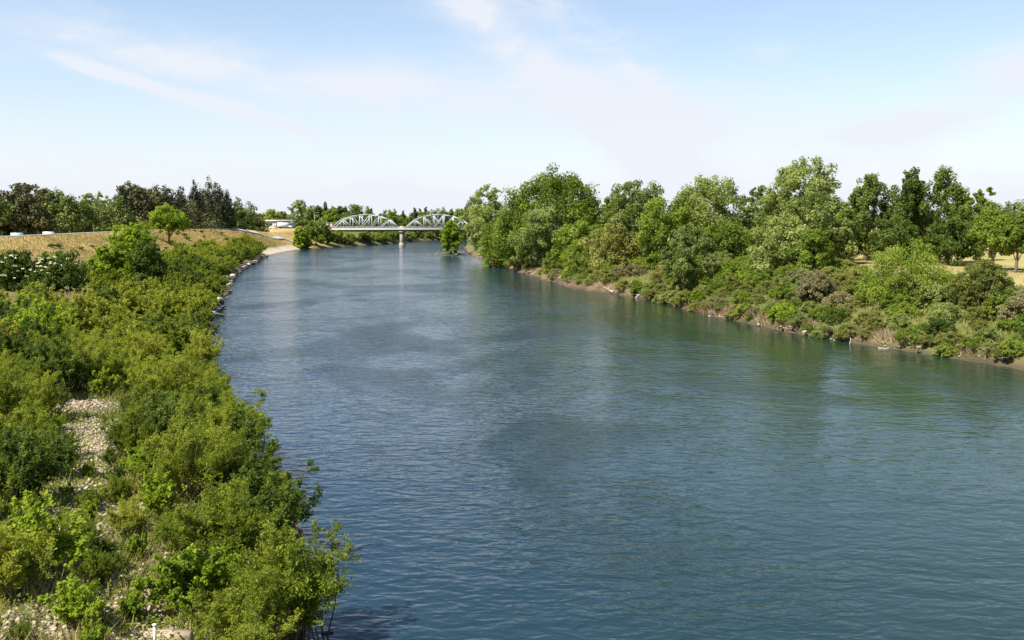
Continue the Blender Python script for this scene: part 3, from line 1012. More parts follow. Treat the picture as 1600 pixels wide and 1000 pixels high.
T('tree', 962, 345, 200, 40, 0.05, 'dome', 'scrub_leaf', 107, 'yellowish green bushy tree below the airy cottonwood', nlobe=14, leaves=8500, size=.44)
T('tree', 1112, 272, 200, 66, 0.12, 'round', 'sage_leaf', 108, 'broad rounded cottonwood in the middle of the right bank', nlobe=24, lobe=.32, leaves=16000, size=.46, uneven=.3, bark='pale_bark')
T('tree', 1045, 308, 190, 44, 0.08, 'ragged', 'oak_leaf', 109, 'mid-green tree between airy cottonwood and broad rounded cottonwood', nlobe=16, leaves=10000, size=.44)
T('tree', 1072, 350, 160, 42, 0.22, 'round', 'sage_leaf', 110, 'pale grey-green leaning tree low on the bank with dark trunk showing', nlobe=14, lobe=.36, leaves=10000, size=.36, uneven=.35, lean=(.08, 0))
T('tree', 1180, 285, 195, 32, 0.1, 'ragged', 'sage_leaf', 111, 'slim thin-leaved tree just left of the tallest cottonwood', nlobe=12, lobe=.34, leaves=6500, size=.42, uneven=.6, bark='pale_bark')
T('tree', 1256, 243, 172, 66, 0.08, 'ragged', 'sage_leaf', 112, 'tallest cottonwood on the right bank with ragged billowing crown', nlobe=26, lobe=.30, leaves=19000, size=.42, uneven=.38, bark='pale_bark')
T('tree', 1228, 332, 158, 42, 0.05, 'round', 'sage_leaf', 113, 'smaller grey-green tree standing at the foot of the tallest cottonwood', nlobe=13, leaves=9000, size=.38)
T('tree', 1358, 266, 186, 44, 0.05, 'column', 'ash_leaf', 114, 'dark green upright tree between tallest cottonwood and twin-topped tree', nlobe=24, lobe=.26, leaves=13000, size=.42, stretch=1.5, uneven=.3)
T('tree', 1424, 256, 176, 27, 0.05, 'column', 'ash_leaf', 115, 'narrow dark tree with a pointed top, left half of the twin-topped pair', nlobe=18, lobe=.34, leaves=8500, size=.40, stretch=1.8, uneven=.25)
T('tree', 1472, 259, 176, 48, 0.05, 'column', 'ash_leaf', 116, 'broad dark green tree with spiky top, right half of the twin-topped pair', nlobe=28, lobe=.24, leaves=15000, size=.40, stretch=1.7, uneven=.35)
T('tree', 1534, 288, 185, 22, 0.25, 'ragged', 'oak_leaf', 117, 'thin ragged tree with bare wispy top right of the twin-topped pair', nlobe=11, lobe=.32, leaves=5000, size=.38, uneven=.6)
T('tree', 1556, 322, 150, 34, 0.30, 'round', 'oak_leaf', 118, 'round park tree with a clear dark trunk on the mown grass', nlobe=13, leaves=8500, size=.34)
T('tree', 1592, 338, 143, 26, 0.38, 'round', 'oak_leaf', 119, 'small park tree with slender trunk at the right edge', nlobe=11, leaves=6500, size=.32)
T('tree', 1590, 318, 235, 40, 0.12, 'round', 'dark_leaf', 120, 'dark tree behind the park trees at the right edge', nlobe=14, leaves=7000, size=.5)
T('tree', 1400, 335, 168, 38, 0.06, 'round', 'ash_leaf', 121, 'low dark tree between the upright tree and the twin-topped pair', nlobe=12, leaves=8000, size=.38)
T('tree', 1310, 340, 172, 38, 0.06, 'round', 'sage_leaf', 122, 'grey-green tree under the right side of the tallest cottonwood', nlobe=12, leaves=8000, size=.4)
T('tree', 1500, 338, 166, 36, 0.12, 'round', 'ash_leaf', 124, 'dark green tree below the right shoulder of the twin-topped pair', nlobe=12, leaves=8000, size=.38)
T('tree', 1275, 352, 150, 30, 0.05, 'round', 'oak_leaf', 125, 'green understorey tree between the drab bush and the tallest cottonwood', nlobe=12, leaves=7000, size=.34)
T('tree', 1135, 345, 185, 42, 0.05, 'round', 'oak_leaf', 123, 'shaded green tree beneath the broad rounded cottonwood', nlobe=12, leaves=8000, size=.42)
# lone tree on the spit
T('willow_tree', 704, 345, 384, 19, 0.10, 'round', 'bright_leaf', 130, 'lone bright green tree standing in the river on a spit', nlobe=16, lobe=.42, leaves=6500, size=.6, tr=.35)

# park trees further back, sharing a few shapes
protoR = [tree_meshes(140 + k, 15, 2.2 + k, 5.5 + k * .6, ('round', 'ragged', 'round')[k], ('oak_leaf', 'sage_leaf', 'dark_leaf')[k], nlobe=15, leaves=7000, size=.6) for k in range(3)]
for i, (px, Y, k, sc, lab) in enumerate([(1290, 262, 2, .95, None), (1420, 270, 2, 1.0, None), (1500, 250, 0, .9, None), (1620, 225, 1, .9, None), (1210, 270, 2, 1.0, None), (1075, 285, 0, 1.05, None),
                                         (1000, 300, 2, 1.0, None), (960, 325, 0, 1.1, None), (1340, 240, 0, .85, None), (1545, 268, 1, .85, None), (1660, 190, 0, .9, None), (1690, 150, 1, .9, None), (905, 350, 2, 1.0, None), (820, 380, 0, 1.0, None)]):
    x = (px - 800) * Y / FPX
    put_tree('tree', protoR[k][0], protoR[k][1], x, Y, 'park tree standing in the shade behind the right bank trees', 'park trees behind the right bank', i * 1.3, sc)

# ------------------------------------------------------------------ left background trees behind the levee
GL = 'trees behind the levee'
T('tree', 30, 284, 262, 42, 0.02, 'ragged', 'brown_leaf', 201, 'tall brown-green tree at the far left behind the levee', GL, nlobe=20, lobe=.34, leaves=10000, size=.6, uneven=.3)
T('tree', -12, 298, 255, 34, 0.02, 'round', 'dark_leaf', 202, 'green tree cut by the left edge behind the levee', GL, nlobe=14, leaves=7000, size=.6)
T('tree', 72, 294, 290, 30, 0.02, 'ragged', 'dark_leaf', 203, 'green-topped tree right of the tall brown-green one', GL, nlobe=14, leaves=7500, size=.6)
T('tree', 62, 330, 262, 30, 0.02, 'dome', 'brown_leaf', 204, 'low brownish tree behind the parked white car', GL, nlobe=12, leaves=6500, size=.55)
T('tree', 108, 306, 290, 42, 0.02, 'dome', 'dark_leaf', 205, 'dense dark green round tree behind the teal and white vans', GL, nlobe=20, lobe=.34, leaves=11000, size=.55, uneven=.15)
T('tree', 154, 298, 330, 20, 0.2, 'ragged', 'sage_leaf', 206, 'sparse pale tree poking up behind the dense dark green row', GL, nlobe=9, lobe=.32, leaves=3200, size=.55, uneven=.5)
T('tree', 165, 309, 312, 40, 0.02, 'dome', 'dark_leaf', 207, 'dark rounded tree left of the tall brown stand', GL, nlobe=16, leaves=9000, size=.55, uneven=.2)
T('tree', 208, 284, 330, 30, 0.02, 'ragged', 'brown_leaf', 208, 'tall brown-topped tree, leftmost of the dark stand', GL, nlobe=18, lobe=.34, leaves=9000, size=.58, uneven=.25)
T('tree', 242, 290, 346, 30, 0.02, 'ragged', 'cypress_leaf', 209, 'very dark tree right behind the lollipop-shaped tree', GL, nlobe=16, leaves=8500, size=.58, uneven=.25)
for k, (px, top, hw) in enumerate([(190, 287, 9), (262, 292, 12), (283, 290, 13), (303, 286, 13), (323, 281, 14), (339, 283, 12), (311, 298, 16), (350, 296, 13), (330, 300, 16), (276, 305, 16)]):
    ORD = ('first', 'second', 'third', 'fourth', 'fifth', 'sixth', 'seventh', 'eighth', 'ninth', 'tenth')
    nth = sorted((190, 262, 283, 303, 323, 339, 311, 350, 330, 276)).index(px)
    T('cypress_tree', px, top, -128 * FPX / (px - 800) + (k % 3) * 7, hw, 0.01, 'spire', 'cypress_leaf', 220 + k, ORD[nth] + ' narrow dark cypress from the left in the pointed row behind the levee', 'cypresses behind the levee', nlobe=14, lobe=.5, leaves=4500, size=.5, stretch=2.0, uneven=.2, limbs=3)
T('tree', 290, 325, 382, 34, 0.02, 'dome', 'brown_leaf', 235, 'brown-green tree at the foot of the dark cypresses', GL, nlobe=14, leaves=7000, size=.55)
T('tree', 368, 312, 462, 26, 0.01, 'dome', 'dark_leaf', 236, 'dark round tree at the right end of the levee stand', GL, nlobe=14, leaves=7000, size=.55, uneven=.2)
T('tree', 390, 326, 500, 18, 0.01, 'dome', 'dark_leaf', 237, 'last low dark tree sloping down to the bridge road', GL, nlobe=12, leaves=5000, size=.55, uneven=.2)
T('tree', 345, 330, 432, 24, 0.01, 'dome', 'dark_leaf', 238, 'low dark tree in front of the pointed cypresses', GL, nlobe=12, leaves=6000, size=.55)

for i, (px, top, d) in enumerate([(-20, 318, 150), (20, 322, 152), (55, 312, 160), (90, 320, 150), (130, 318, 155), (185, 322, 160), (222, 312, 165), (255, 318, 150), (288, 314, 160), (315, 316, 150), (345, 320, 140), (372, 326, 136), (398, 333, 132)]):
    Y = -d * FPX / (px - 800)
    p = at(px, top, Y)
    if i == 0:
        protoL = [tree_meshes(390 + k, 12, .3, 6.5, 'dome', ('dark_leaf', 'deep_leaf')[k], nlobe=16, leaves=6000, size=.6, limbs=4) for k in range(2)]
    put_tree('tree', *protoL[i % 2], p.x, Y, 'lower dark green tree in the shaded row behind the levee', 'lower trees behind the levee', i * 1.9, (p.z - hz(p.x, Y)) / 11.6)

# ------------------------------------------------------------------ trees on the left flood plain
T('tree', 262, 320, 288, 22, 0.36, 'round', 'bright_leaf', 250, 'lollipop-shaped bright green tree with bare trunk by the levee', nlobe=13, lobe=.42, leaves=6500, size=.42, uneven=.25)
T('tree', 205, 345, 160, 50, 0.02, 'dome', 'bright_leaf', 251, 'big rounded bright green tree in front of the dry levee slope', nlobe=22, lobe=.34, nclump=10, leaves=16000, size=.36, uneven=.25)
T('tree', 228, 372, 152, 34, 0.02, 'dome', 'deep_leaf', 252, 'darker green bushy tree at the right of the big rounded tree', nlobe=14, leaves=9000, size=.34)
T('tree', 168, 378, 156, 26, 0.02, 'dome', 'bright_leaf', 253, 'lower bright green tree at the left of the big rounded tree', nlobe=12, leaves=7000, size=.34)

# left bank near the bridge
GB = 'bank trees left of the bridge'
for k, (px, top, Y, hw, mat, lab) in enumerate([(468, 352, 452, 11, 'bright_leaf', 'light green bushy tree beside the sandy beach'), (486, 343, 470, 15, 'oak_leaf', 'tall green tree on the bank left of the bridge end'),
                                               (505, 347, 486, 13, 'deep_leaf', 'dark green tree just left of the bridge pylon'), (522, 362, 500, 13, 'oak_leaf', 'low green tree in front of the bridge abutment'),
                                               (538, 370, 506, 8, 'scrub_leaf', 'small yellowish bush at the water below the left truss'), (476, 366, 456, 9, 'bright_leaf', 'small bright bush at the tip of the sandy beach')]):
    T('tree', px, top, Y, hw, 0.03, 'dome', mat, 260 + k, lab, GB, nlobe=14, leaves=5000, size=.62, uneven=.3)

# ------------------------------------------------------------------ far trees behind the bridge
protoF = [tree_meshes(300 + k, 14, .6, 6.5, ('dome', 'round', 'ragged', 'dome')[k], ('oak_leaf', 'dark_leaf', 'sage_leaf', 'deep_leaf')[k], nlobe=16, leaves=4200, size=.85, limbs=5) for k in range(4)]
protoC = tree_meshes(310, 17, .4, 2.3, 'spire', 'cypress_leaf', nlobe=12, lobe=.5, leaves=3000, size=.7, stretch=2.0, limbs=2)
T('tree', 464, 310, 640, 20, 0.10, 'ragged', 'sage_leaf', 320, 'tall pale eucalyptus-like tree left of the bridge', nlobe=13, lobe=.34, leaves=4500, size=.8, uneven=.5)
T('tree', 557, 318, 650, 22, 0.02, 'dome', 'oak_leaf', 321, 'round green tree rising behind the left truss arch', nlobe=14, leaves=5000, size=.85, uneven=.15)
T('tree', 611, 327, 660, 17, 0.02, 'dome', 'oak_leaf', 322, 'round green tree behind the gap between the two arches', nlobe=13, leaves=4500, size=.85, uneven=.15)
T('tree', 683, 324, 670, 26, 0.02, 'dome', 'dark_leaf', 323, 'broad dark tree rising behind the right truss arch', nlobe=14, leaves=5500, size=.85, uneven=.2)
FL = 'distant tree in the tree line behind the bridge'
for i, (px, top, Y) in enumerate([(425, 328, 630), (442, 330, 650), (480, 326, 660), (497, 322, 670), (516, 326, 650), (532, 322, 690), (578, 334, 700), (596, 334, 680), (630, 336, 690), (648, 330, 700), (664, 332, 690), (703, 330, 690), (722, 328, 670), (740, 322, 640),
                                  (410, 334, 640), (760, 330, 640), (545, 336, 640), (452, 340, 600), (500, 342, 590), (470, 345, 585), (526, 345, 600), (432, 340, 610), (620, 345, 720), (660, 345, 730), (585, 345, 650), (560, 346, 640), (700, 348, 720)]):
    p = at(px, top, Y)
    z0 = hz(p.x, Y)
    k = i % 4
    put_tree('tree', protoF[k][0], protoF[k][1], p.x, Y, FL, 'tree line behind the bridge', i * 2.1, max(.5, (p.z - z0) / 14.0))
for i, (px, top, Y) in enumerate([(508, 316, 690), (520, 322, 690), (580, 326, 690), (630, 329, 690), (648, 325, 690), (656, 326, 700), (665, 324, 690), (705, 327, 690), (716, 328, 690), (486, 322, 680)]):
    p = at(px, top, Y)
    z0 = hz(p.x, Y)
    put_tree('cypress_tree', protoC[0], protoC[1], p.x, Y, ORD[sorted((508, 520, 580, 630, 648, 656, 665, 705, 716, 486)).index(px)] + ' distant dark cypress from the left behind the bridge', 'distant cypresses', i * 1.7, max(.5, (p.z - z0) / 16.5))

# bushes along the banks under and beyond the bridge
protoB = [make_crown('foliage', 330 + k, 4.2, .2, 3.2, 'dome', MAT[('oak_leaf', 'deep_leaf', 'scrub_leaf', 'sage_leaf')[k]], nlobe=12, leaves=3600, size=.42)[0] for k in range(4)]


def bush(mesh, x, y, label, group, rz, sc, name='bush', dz=-0.1):
    o = link(name, mesh, None, (x, y, hz(x, y) + dz), rz, sc)
    return tag(o, label, 'bush', group)


i = 0
for Y in range(512, 720, 9):
    for off in (3.0, 9.0):
        x = float(np.interp(Y, LY, LX)) - off + random.uniform(-1.5, 1.5)
        if abs(Y - BY) < 9:
            continue
        bush(protoB[i % 4], x, Y + random.uniform(-2, 2), 'bush on the far river bank under and beyond the bridge', 'bushes on the far bank', i * 1.1, random.uniform(.8, 1.5))
        i += 1

# wooded distance that closes the view all round
r = np.random.default_rng(400)
n = 26000
ax_ = r.uniform(-1.15, 1.15, n)
Yd = r.uniform(880, 1000, n)
xx = np.tan(ax_) * Yd
hh = 5 + 7 * (vnoise(xx / 18, Yd / 60, 5)) + 3 * vnoise(xx / 7, Yd / 30, 6)
zz = 5.0 + hh * r.uniform(0, 1, n) ** 0.6
Pw = np.stack([xx, Yd, zz], -1)
Nw = unit(np.array((0, -.4, .6)) + r.normal(size=(n, 3)) * .6)
wm = leaf_mesh('distant_wood', Pw, Nw, r.uniform(1.3, 2.4, n), r.uniform(1.2, 2.2, n), np.clip(.45 + r.normal(0, .2, n), 0, 1), MAT['dark_leaf'], r)
tag(link('distant_wood', wm), 'dark wooded skyline far beyond the fields', 'wood', None, 'stuff')

# ------------------------------------------------------------------ shrubs on the left bank
near = {'willow': [], 'bright': [], 'deep': [], 'rust': []}
for k in range(4):
    near['willow'].append(shrub_meshes(500 + k, 3.4, 4.0, 'willow_leaf', nstem=52, leaves=18000, ll=.135, lw=.042, upright=.75, plume=.2))
for k in range(3):
    near['bright'].append(shrub_meshes(510 + k, 2.4, 2.8, 'bright_leaf', nstem=34, leaves=7500, ll=.135, lw=.095, upright=.5))
for k in range(3):
    near['deep'].append(shrub_meshes(520 + k, 3.2, 3.8, 'deep_leaf', nstem=44, leaves=14500, ll=.12, lw=.072, upright=.55))
near['rust'].append(shrub_meshes(530, 2.2, 3.2, 'rust_leaf', nstem=40, leaves=8000, ll=.13, lw=.06, upright=.5))
mid = {'willow': [], 'bright': [], 'deep': [], 'rust': []}
for nm, mt, cnt in (('willow', 'willow_leaf', 4), ('bright', 'bright_leaf', 2), ('deep', 'deep_leaf', 3), ('rust', 'rust_leaf', 1)):
    for k in range(cnt):
        mid[nm].append(shrub_meshes(540 + 7 * k + len(nm), 4.0, 5.4, MAT[mt].name, nstem=60, leaves=11000, ll=.22, lw=.115, upright=.65, plume=.15))


def clear_of_gravel(x, y, m=1.0):
    if 46 < y < 66 and 112 < 800 + FPX * x / y < 165:
        return False
    return all(((x - a) / (rx + m)) ** 2 + ((y - b) / (ry + m)) ** 2 > 1 for a, b, rx, ry in PW)


# hand-placed shrubs that stand out in the photograph
def named_shrub(px, py, kind, k, sc, label, z=1.6, name='willow_shrub', cat='shrub'):
    p = ground_at(px, py, z)
    put_shrub(name, *near[kind][k], p.x, p.y, label, None, px * .37, sc, cat)
    return (p.x, p.y)


taken = []
for a in [(450, 962, 'willow', 0, 1.18, 'large yellow-green willow shrub leaning over the water at lower right of the bank', 1.0),
          (385, 985, 'willow', 1, .85, 'wispy willow shrub left of the large one over the water', 1.4),
          (408, 845, 'deep', 0, 1.15, 'dark green shrub overhanging the river above the large willow', 1.0),
          (345, 870, 'willow', 2, 1.0, 'olive willow shrub behind the large one, set back from the water', 1.6),
          (285, 930, 'bright', 0, 1.0, 'lime green sapling standing on the gravel near the green pipe', 1.8),
          (60, 900, 'bright', 1, 1.25, 'lime green leafy shrub at the lower left by the gravel', 2.0),
          (25, 790, 'deep', 1, 1.05, 'dark green shrub at the left edge above the gravel clearing', 2.0),
          (78, 742, 'deep', 2, .8, 'dark shrub casting shade between the two gravel clearings', 2.0),
          (246, 800, 'bright', 2, .75, 'bright green sapling at the right rim of the gravel clearing', 1.8),
          (290, 770, 'willow', 3, 1.05, 'dense willow shrub right of the upper gravel clearing', 1.7),
          (372, 740, 'deep', 0, 1.1, 'dark-leaved shrub at the bend of the bank above the water', 1.0),
          (80, 612, 'deep', 1, 1.25, 'dark green shrub behind the upper gravel clearing', 2.3),
          (150, 575, 'willow', 1, 1.1, 'willow shrub closing the top of the gravel path', 2.3),
          (8, 560, 'rust', 0, 1.3, 'rusty brown shrub at the left edge among green thicket', 2.6),
          (12, 930, 'willow', 2, .8, 'small willow shrub cut by the left edge near the bottom', 2.0),
          (120, 965, 'bright', 0, .7, 'small lime sapling on the gravel near the bottom edge', 2.0)]:
    taken.append(named_shrub(*a))

# two elder bushes in cream blossom
r = np.random.default_rng(77)
for px, py, Y, sc, lab in ((88, 452, 150, 1.3, 'elder bush dotted with cream blossom in front of the levee'), (16, 452, 148, 1.25, 'elder bush with scattered cream blossom at the left edge')):
    p = at(px, py, Y)
    x = p.x
    e = link('elder_bush', None, None, (x, Y, hz(x, Y)), 0, sc)
    tag(e, lab, 'bush', 'blossoming elder bushes')
    cm, C = make_crown('foliage', int(px) + 600, 4.6, .3, 3.2, 'dome', MAT['deep_leaf'], nlobe=16, nclump=10, leaves=9500, size=.26, uneven=.3)
    link('foliage', cm, e)
    mb = MB()
    for q in range(7):
        a = q * .9
        mb.tube([(0, 0, -.2), (.6 * math.cos(a), .6 * math.sin(a), 1.4), (1.6 * math.cos(a), 1.6 * math.sin(a), 3.0)], [.09, .07, .02], 5)
    mb.build('stems', MAT['twig'], e)
    nb = 75
    d = unit(r.normal(size=(nb, 3)) * (1, 1, .8) + np.array((0, -.35, .55)))
    cen = np.array((0, 0, 1.9)) + d * np.array((3.2, 3.2, 2.6)) * r.uniform(.86, 1.02, nb)[:, None]
    for c in cen:
        m_ = 18
        q = np.concatenate([r.normal(0, .11, (m_, 2)), r.normal(0, .045, (m_, 1))], 1) + c
        fm = leaf_mesh('blossom', q, unit(np.array((0, -.2, 1)) + r.normal(size=(m_, 3)) * .4), .13, .12, r.uniform(.2, 1, m_), MAT['flower'], r)
        link('blossom', fm, e)

cells = {}


def far_enough(x, y, d):
    i, j = int(x // 8), int(y // 8)
    for a in (i - 1, i, i + 1):
        for b in (j - 1, j, j + 1):
            for qx, qy in cells.get((a, b), ()):
                if (qx - x) ** 2 + (qy - y) ** 2 < d * d:
                    return False
    cells.setdefault((i, j), []).append((x, y))
    return True


for q in ((242, 1000, 1.7), (262, 965, 1.9), (246, 1030, 1.7)):
    p = ground_at(*q)
    taken.append((p.x, p.y))
for x, y in taken:
    cells.setdefault((int(x // 8), int(y // 8)), []).append((x, y))

LAB = {'willow': 'yellow-green willow shrub', 'bright': 'lime green leafy sapling', 'deep': 'dark green broad-leaved shrub', 'rust': 'brown-tinged shrub'}
NAME = {'willow': 'willow_shrub', 'bright': 'sapling', 'deep': 'broadleaf_shrub', 'rust': 'rusty_shrub'}


def near_zone(px, py, s):
    if s < 3.2:
        return 'overhanging the water ' + ('beside the large willow' if py > 800 else 'at the bend of the bank' if py > 650 else 'beyond the bend of the bank')
    if py > 830:
        return ('left of' if px < 180 else 'right of') + ' the lower gravel clearing'
    if py > 740:
        return ('left of' if px < 90 else 'right of') + ' the middle gravel clearing'
    if py > 620:
        return ('left of' if px < 130 else 'just right of' if px < 260 else 'well right of') + ' the upper gravel path'
    return 'past the upper gravel path ' + ('at left' if px < 110 else 'in the middle' if px < 230 else 'towards the water')


def mid_zone(px, y, s):
    if s < 6:
        return 'lining the left shore ' + ('near the bend' if y < 112 else 'opposite the large round bush' if y < 155 else 'before the pale boulders')
    d = 'in the front rows' if y < 112 else 'in the middle rows' if y < 152 else 'in the back rows'
    w = 'below the elder bushes' if px < 125 else 'below the big rounded tree' if px < 255 else 'right of the big rounded tree'
    return d + ' ' + w


def size_word(sc, lo, hi):
    return 'low ' if sc < lo + (hi - lo) / 3 else 'tall ' if sc > hi - (hi - lo) / 3 else 'medium '


r = np.random.default_rng(21)
n_near = n_mid = n_far = 0
for _ in range(9000):
    y = r.uniform(24, 84)
    s = r.uniform(0.6, 26)
    x = float(np.interp(y, LY, LX)) - s
    px = 800 + FPX * x / y
    py = HORIZON + FPX * (CAM_H - 2.0) / y
    if px < -90 or not clear_of_gravel(x, y, 0.95):
        continue
    if y < 50 and s > 5 and r.random() < .4:
        continue
    if not far_enough(x, y, 1.75 + y * 0.006 + (.5 if y < 50 and s > 5 else 0)):
        continue
    q = r.random()
    kind = 'willow' if q < .52 else ('deep' if q < .74 else 'bright')
    if s < 2.5:
        kind = 'willow' if q < .7 else 'deep'
    elif r.random() < .06:
        kind = 'rust'
    k = int(r.integers(len(near[kind])))
    lo, hi = (.42, .88) if y < 42 else (.5, 1.12)
    sc = r.uniform(lo, hi)
    zn = near_zone(px, py, s)
    put_shrub(NAME[kind], *near[kind][k], x, y, size_word(sc, lo, hi) + LAB[kind] + ' ' + zn, 'near ' + kind + ' shrubs ' + zn, r.uniform(0, 6.28), sc)
    n_near += 1
n_small = 0
for _ in range(400):
    y = r.uniform(25, 47)
    s = r.uniform(3.5, 16)
    x = float(np.interp(y, LY, LX)) - s
    px = 800 + FPX * x / y
    py = HORIZON + FPX * (CAM_H - 2.0) / y
    if px < -40 or not far_enough(x, y, 1.15) or n_small >= 34:
        continue
    kind = ('bright', 'willow', 'bright', 'deep')[n_small % 4]
    zn = near_zone(px, py, s)
    put_shrub('seedling', *near[kind][n_small % len(near[kind])], x, y, 'knee-high ' + LAB[kind].replace('shrub', 'seedling').replace('sapling', 'seedling') + ' ' + zn, kind + ' seedlings ' + zn, r.uniform(0, 6.28), r.uniform(.22, .42))
    n_small += 1
for _ in range(9000):
    y = r.uniform(84, 205)
    s = r.uniform(0.8, 75)
    x = float(np.interp(y, LY, LX)) - s
    px = 800 + FPX * x / y
    if px < -60 or x < float(np.interp(y, CY, CX)) + 21:
        continue
    if px < 150 and 112 < y < 172 or (x < -78 and y > 172 and px < 300 and r.random() < .6):
        continue
    if not far_enough(x, y, 3.0 + (y - 84) * 0.012):
        continue
    q = r.random()
    kind = 'willow' if q < .38 else ('deep' if q < .78 else ('bright' if q < .93 else 'rust'))
    if s < 26:
        kind = 'willow' if q < .66 else ('deep' if q < .9 else 'bright')
    if s < 6:
        kind = 'willow' if q < .75 else 'deep'
    k = int(r.integers(len(mid[kind])))
    sc = r.uniform(.45, 1.12)
    zn = mid_zone(px, y, s)
    put_shrub(NAME[kind], *mid[kind][k], x, y, size_word(sc, .45, 1.12) + LAB[kind] + ' ' + zn, 'middle ' + kind + ' shrubs ' + zn, r.uniform(0, 6.28), sc)
    n_mid += 1
for _ in range(6000):
    y = r.uniform(205, 372)
    s = r.uniform(1.5, 60)
    x = float(np.interp(y, LY, LX)) - s
    if x < float(np.interp(y, CY, CX)) + 20 and not (s < 9):
        continue
    if x < float(np.interp(y, CY, CX)) + 13:
        continue
    if not far_enough(x, y, 5.0):
        continue
    kind = 'willow' if r.random() < .72 else 'deep'
    sc = r.uniform(.9, 1.3)
    zn = ('along the far left shore ' if s < 9 else 'in the far thicket ') + ('short of the pale boulders' if y < 255 else 'beside the pale boulders' if y < 320 else 'near the sandy beach')
    o = link(NAME[kind], mid[kind][int(r.integers(len(mid[kind])))][0], None, (x, y, hz(x, y) - .1), r.uniform(0, 6.28), sc)
    tag(o, size_word(sc, .9, 1.3) + LAB[kind] + ' ' + zn, 'shrub', 'far ' + kind + ' shrubs ' + zn)
    n_far += 1

# ------------------------------------------------------------------ shrubs on the right bank
rb = {}
for nm, mt in (('oak', 'oak_leaf'), ('scrub', 'scrub_leaf'), ('drab', 'drab_leaf'), ('sage', 'sage_leaf'), ('deep', 'deep_leaf'), ('bright', 'bright_leaf')):
    rb[nm] = [make_crown('foliage', 700 + 5 * k + len(nm), 3.2, .05, 2.6, 'dome', MAT[mt], nlobe=18, lobe=.30, nclump=8, leaves=7500, size=.21, uneven=.4, shell=(k == 1))[0] for k in range(2)]


def right_bush(px, py, Y, hw, tall, kind, seed, label, mat):
    p = at(px, py, Y)
    R = hw * Y / FPX
    cm, C = make_crown('foliage', seed, tall * Y / FPX, .1, R, 'dome', MAT[mat], nlobe=24, lobe=.26, nclump=9, leaves=15000, size=.20, uneven=.3, shell=True)
    e = link('large_bush', None, None, (p.x, Y, hz(p.x, Y) - .2))
    tag(e, label, 'bush')
    link('foliage', cm, e)
    mb = MB()
    for q in range(8):
        a = q * .8
        mb.tube([(0, 0, -.2), (.25 * R * math.cos(a), .25 * R * math.sin(a), 1.0), (.7 * R * math.cos(a), .7 * R * math.sin(a), .7 * tall * Y / FPX)], [.1, .08, .02], 5)
    mb.build('stems', MAT['twig'], e)
    cells.setdefault((int(p.x // 8), int(Y // 8)), []).append((p.x, Y))


right_bush(1412, 470, 118, 72, 88, 0, 801, 'large round deep green bush in front of the twin-topped trees', 'oak_leaf')
right_bush(1532, 505, 108, 50, 72, 0, 802, 'large wispy olive bush near the right edge by the dry grass', 'scrub_leaf')
right_bush(1276, 470, 128, 32, 48, 0, 803, 'drab half-dead bush left of the large round bush', 'drab_leaf')
right_bush(1224, 480, 124, 22, 24, 0, 804, 'yellow-green bush low on the slope left of the drab bush', 'bright_leaf')
right_bush(1090, 472, 150, 13, 18, 0, 805, 'small lime green bush at the foot of the leaning tree', 'bright_leaf')
right_bush(1462, 470, 112, 26, 40, 0, 806, 'grey-green bush between the large round and the wispy olive bush', 'sage_leaf')
right_bush(905, 438, 208, 28, 52, 0, 807, 'deep green bush hanging over the water below the dome', 'oak_leaf')
right_bush(868, 435, 222, 22, 40, 0, 808, 'mid-green bush at the water left of the overhanging one', 'oak_leaf')
r = np.random.default_rng(31)
n_rb = 0
KN = {'oak': 'mid-green', 'scrub': 'olive', 'drab': 'drab brownish', 'sage': 'grey-green', 'deep': 'dark green', 'bright': 'yellow-green'}
for _ in range(9000):
    y = r.uniform(76, 365)
    s = r.uniform(0.5, 25) if r.random() < .75 else r.uniform(.5, 4)
    x = float(np.interp(y, RY, RX)) + s
    px = 800 + FPX * x / y
    if px > 1640:
        continue
    low = s < 7
    if 1125 < px < 1215 and s > 18:
        continue
    if not far_enough(x, y, 2.0 + (y - 76) * 0.012):
        continue
    q = r.random()
    if y < 150:
        kind = ('scrub' if q < .36 else 'drab' if q < .48 else 'sage' if q < .64 else 'oak' if q < .92 else 'deep')
    else:
        kind = ('oak' if q < .45 else 'scrub' if q < .7 else 'sage' if q < .85 else 'drab')
    if s < 4 and kind == 'drab':
        kind = 'oak'
    sc = r.uniform(.34, .72) if y < 150 else r.uniform(.55, .95)
    if y > 175 and r.random() < .35:
        continue
    big = size_word(sc, .28, .62) if y < 150 else size_word(sc, .5, .95)
    if low:
        sc *= .7
    zn = ('near the water' if low else 'on the slope') + ' below ' + ('the dome tree' if px < 950 else 'the airy cottonwood' if px < 1060 else 'the broad rounded cottonwood' if px < 1190 else 'the tallest cottonwood' if px < 1330 else 'the twin-topped trees' if px < 1480 else 'the park trees')
    bush(rb[kind][int(r.integers(2))], x, y, big + KN[kind] + ' bush ' + zn, kind + ' bushes ' + zn, r.uniform(0, 6.28), (sc * 1.25, sc * 1.25, sc), {'oak': 'green_bush', 'scrub': 'olive_bush', 'drab': 'dry_bush', 'sage': 'sage_bush', 'deep': 'dark_bush', 'bright': 'yellow_bush'}[kind])
    n_rb += 1

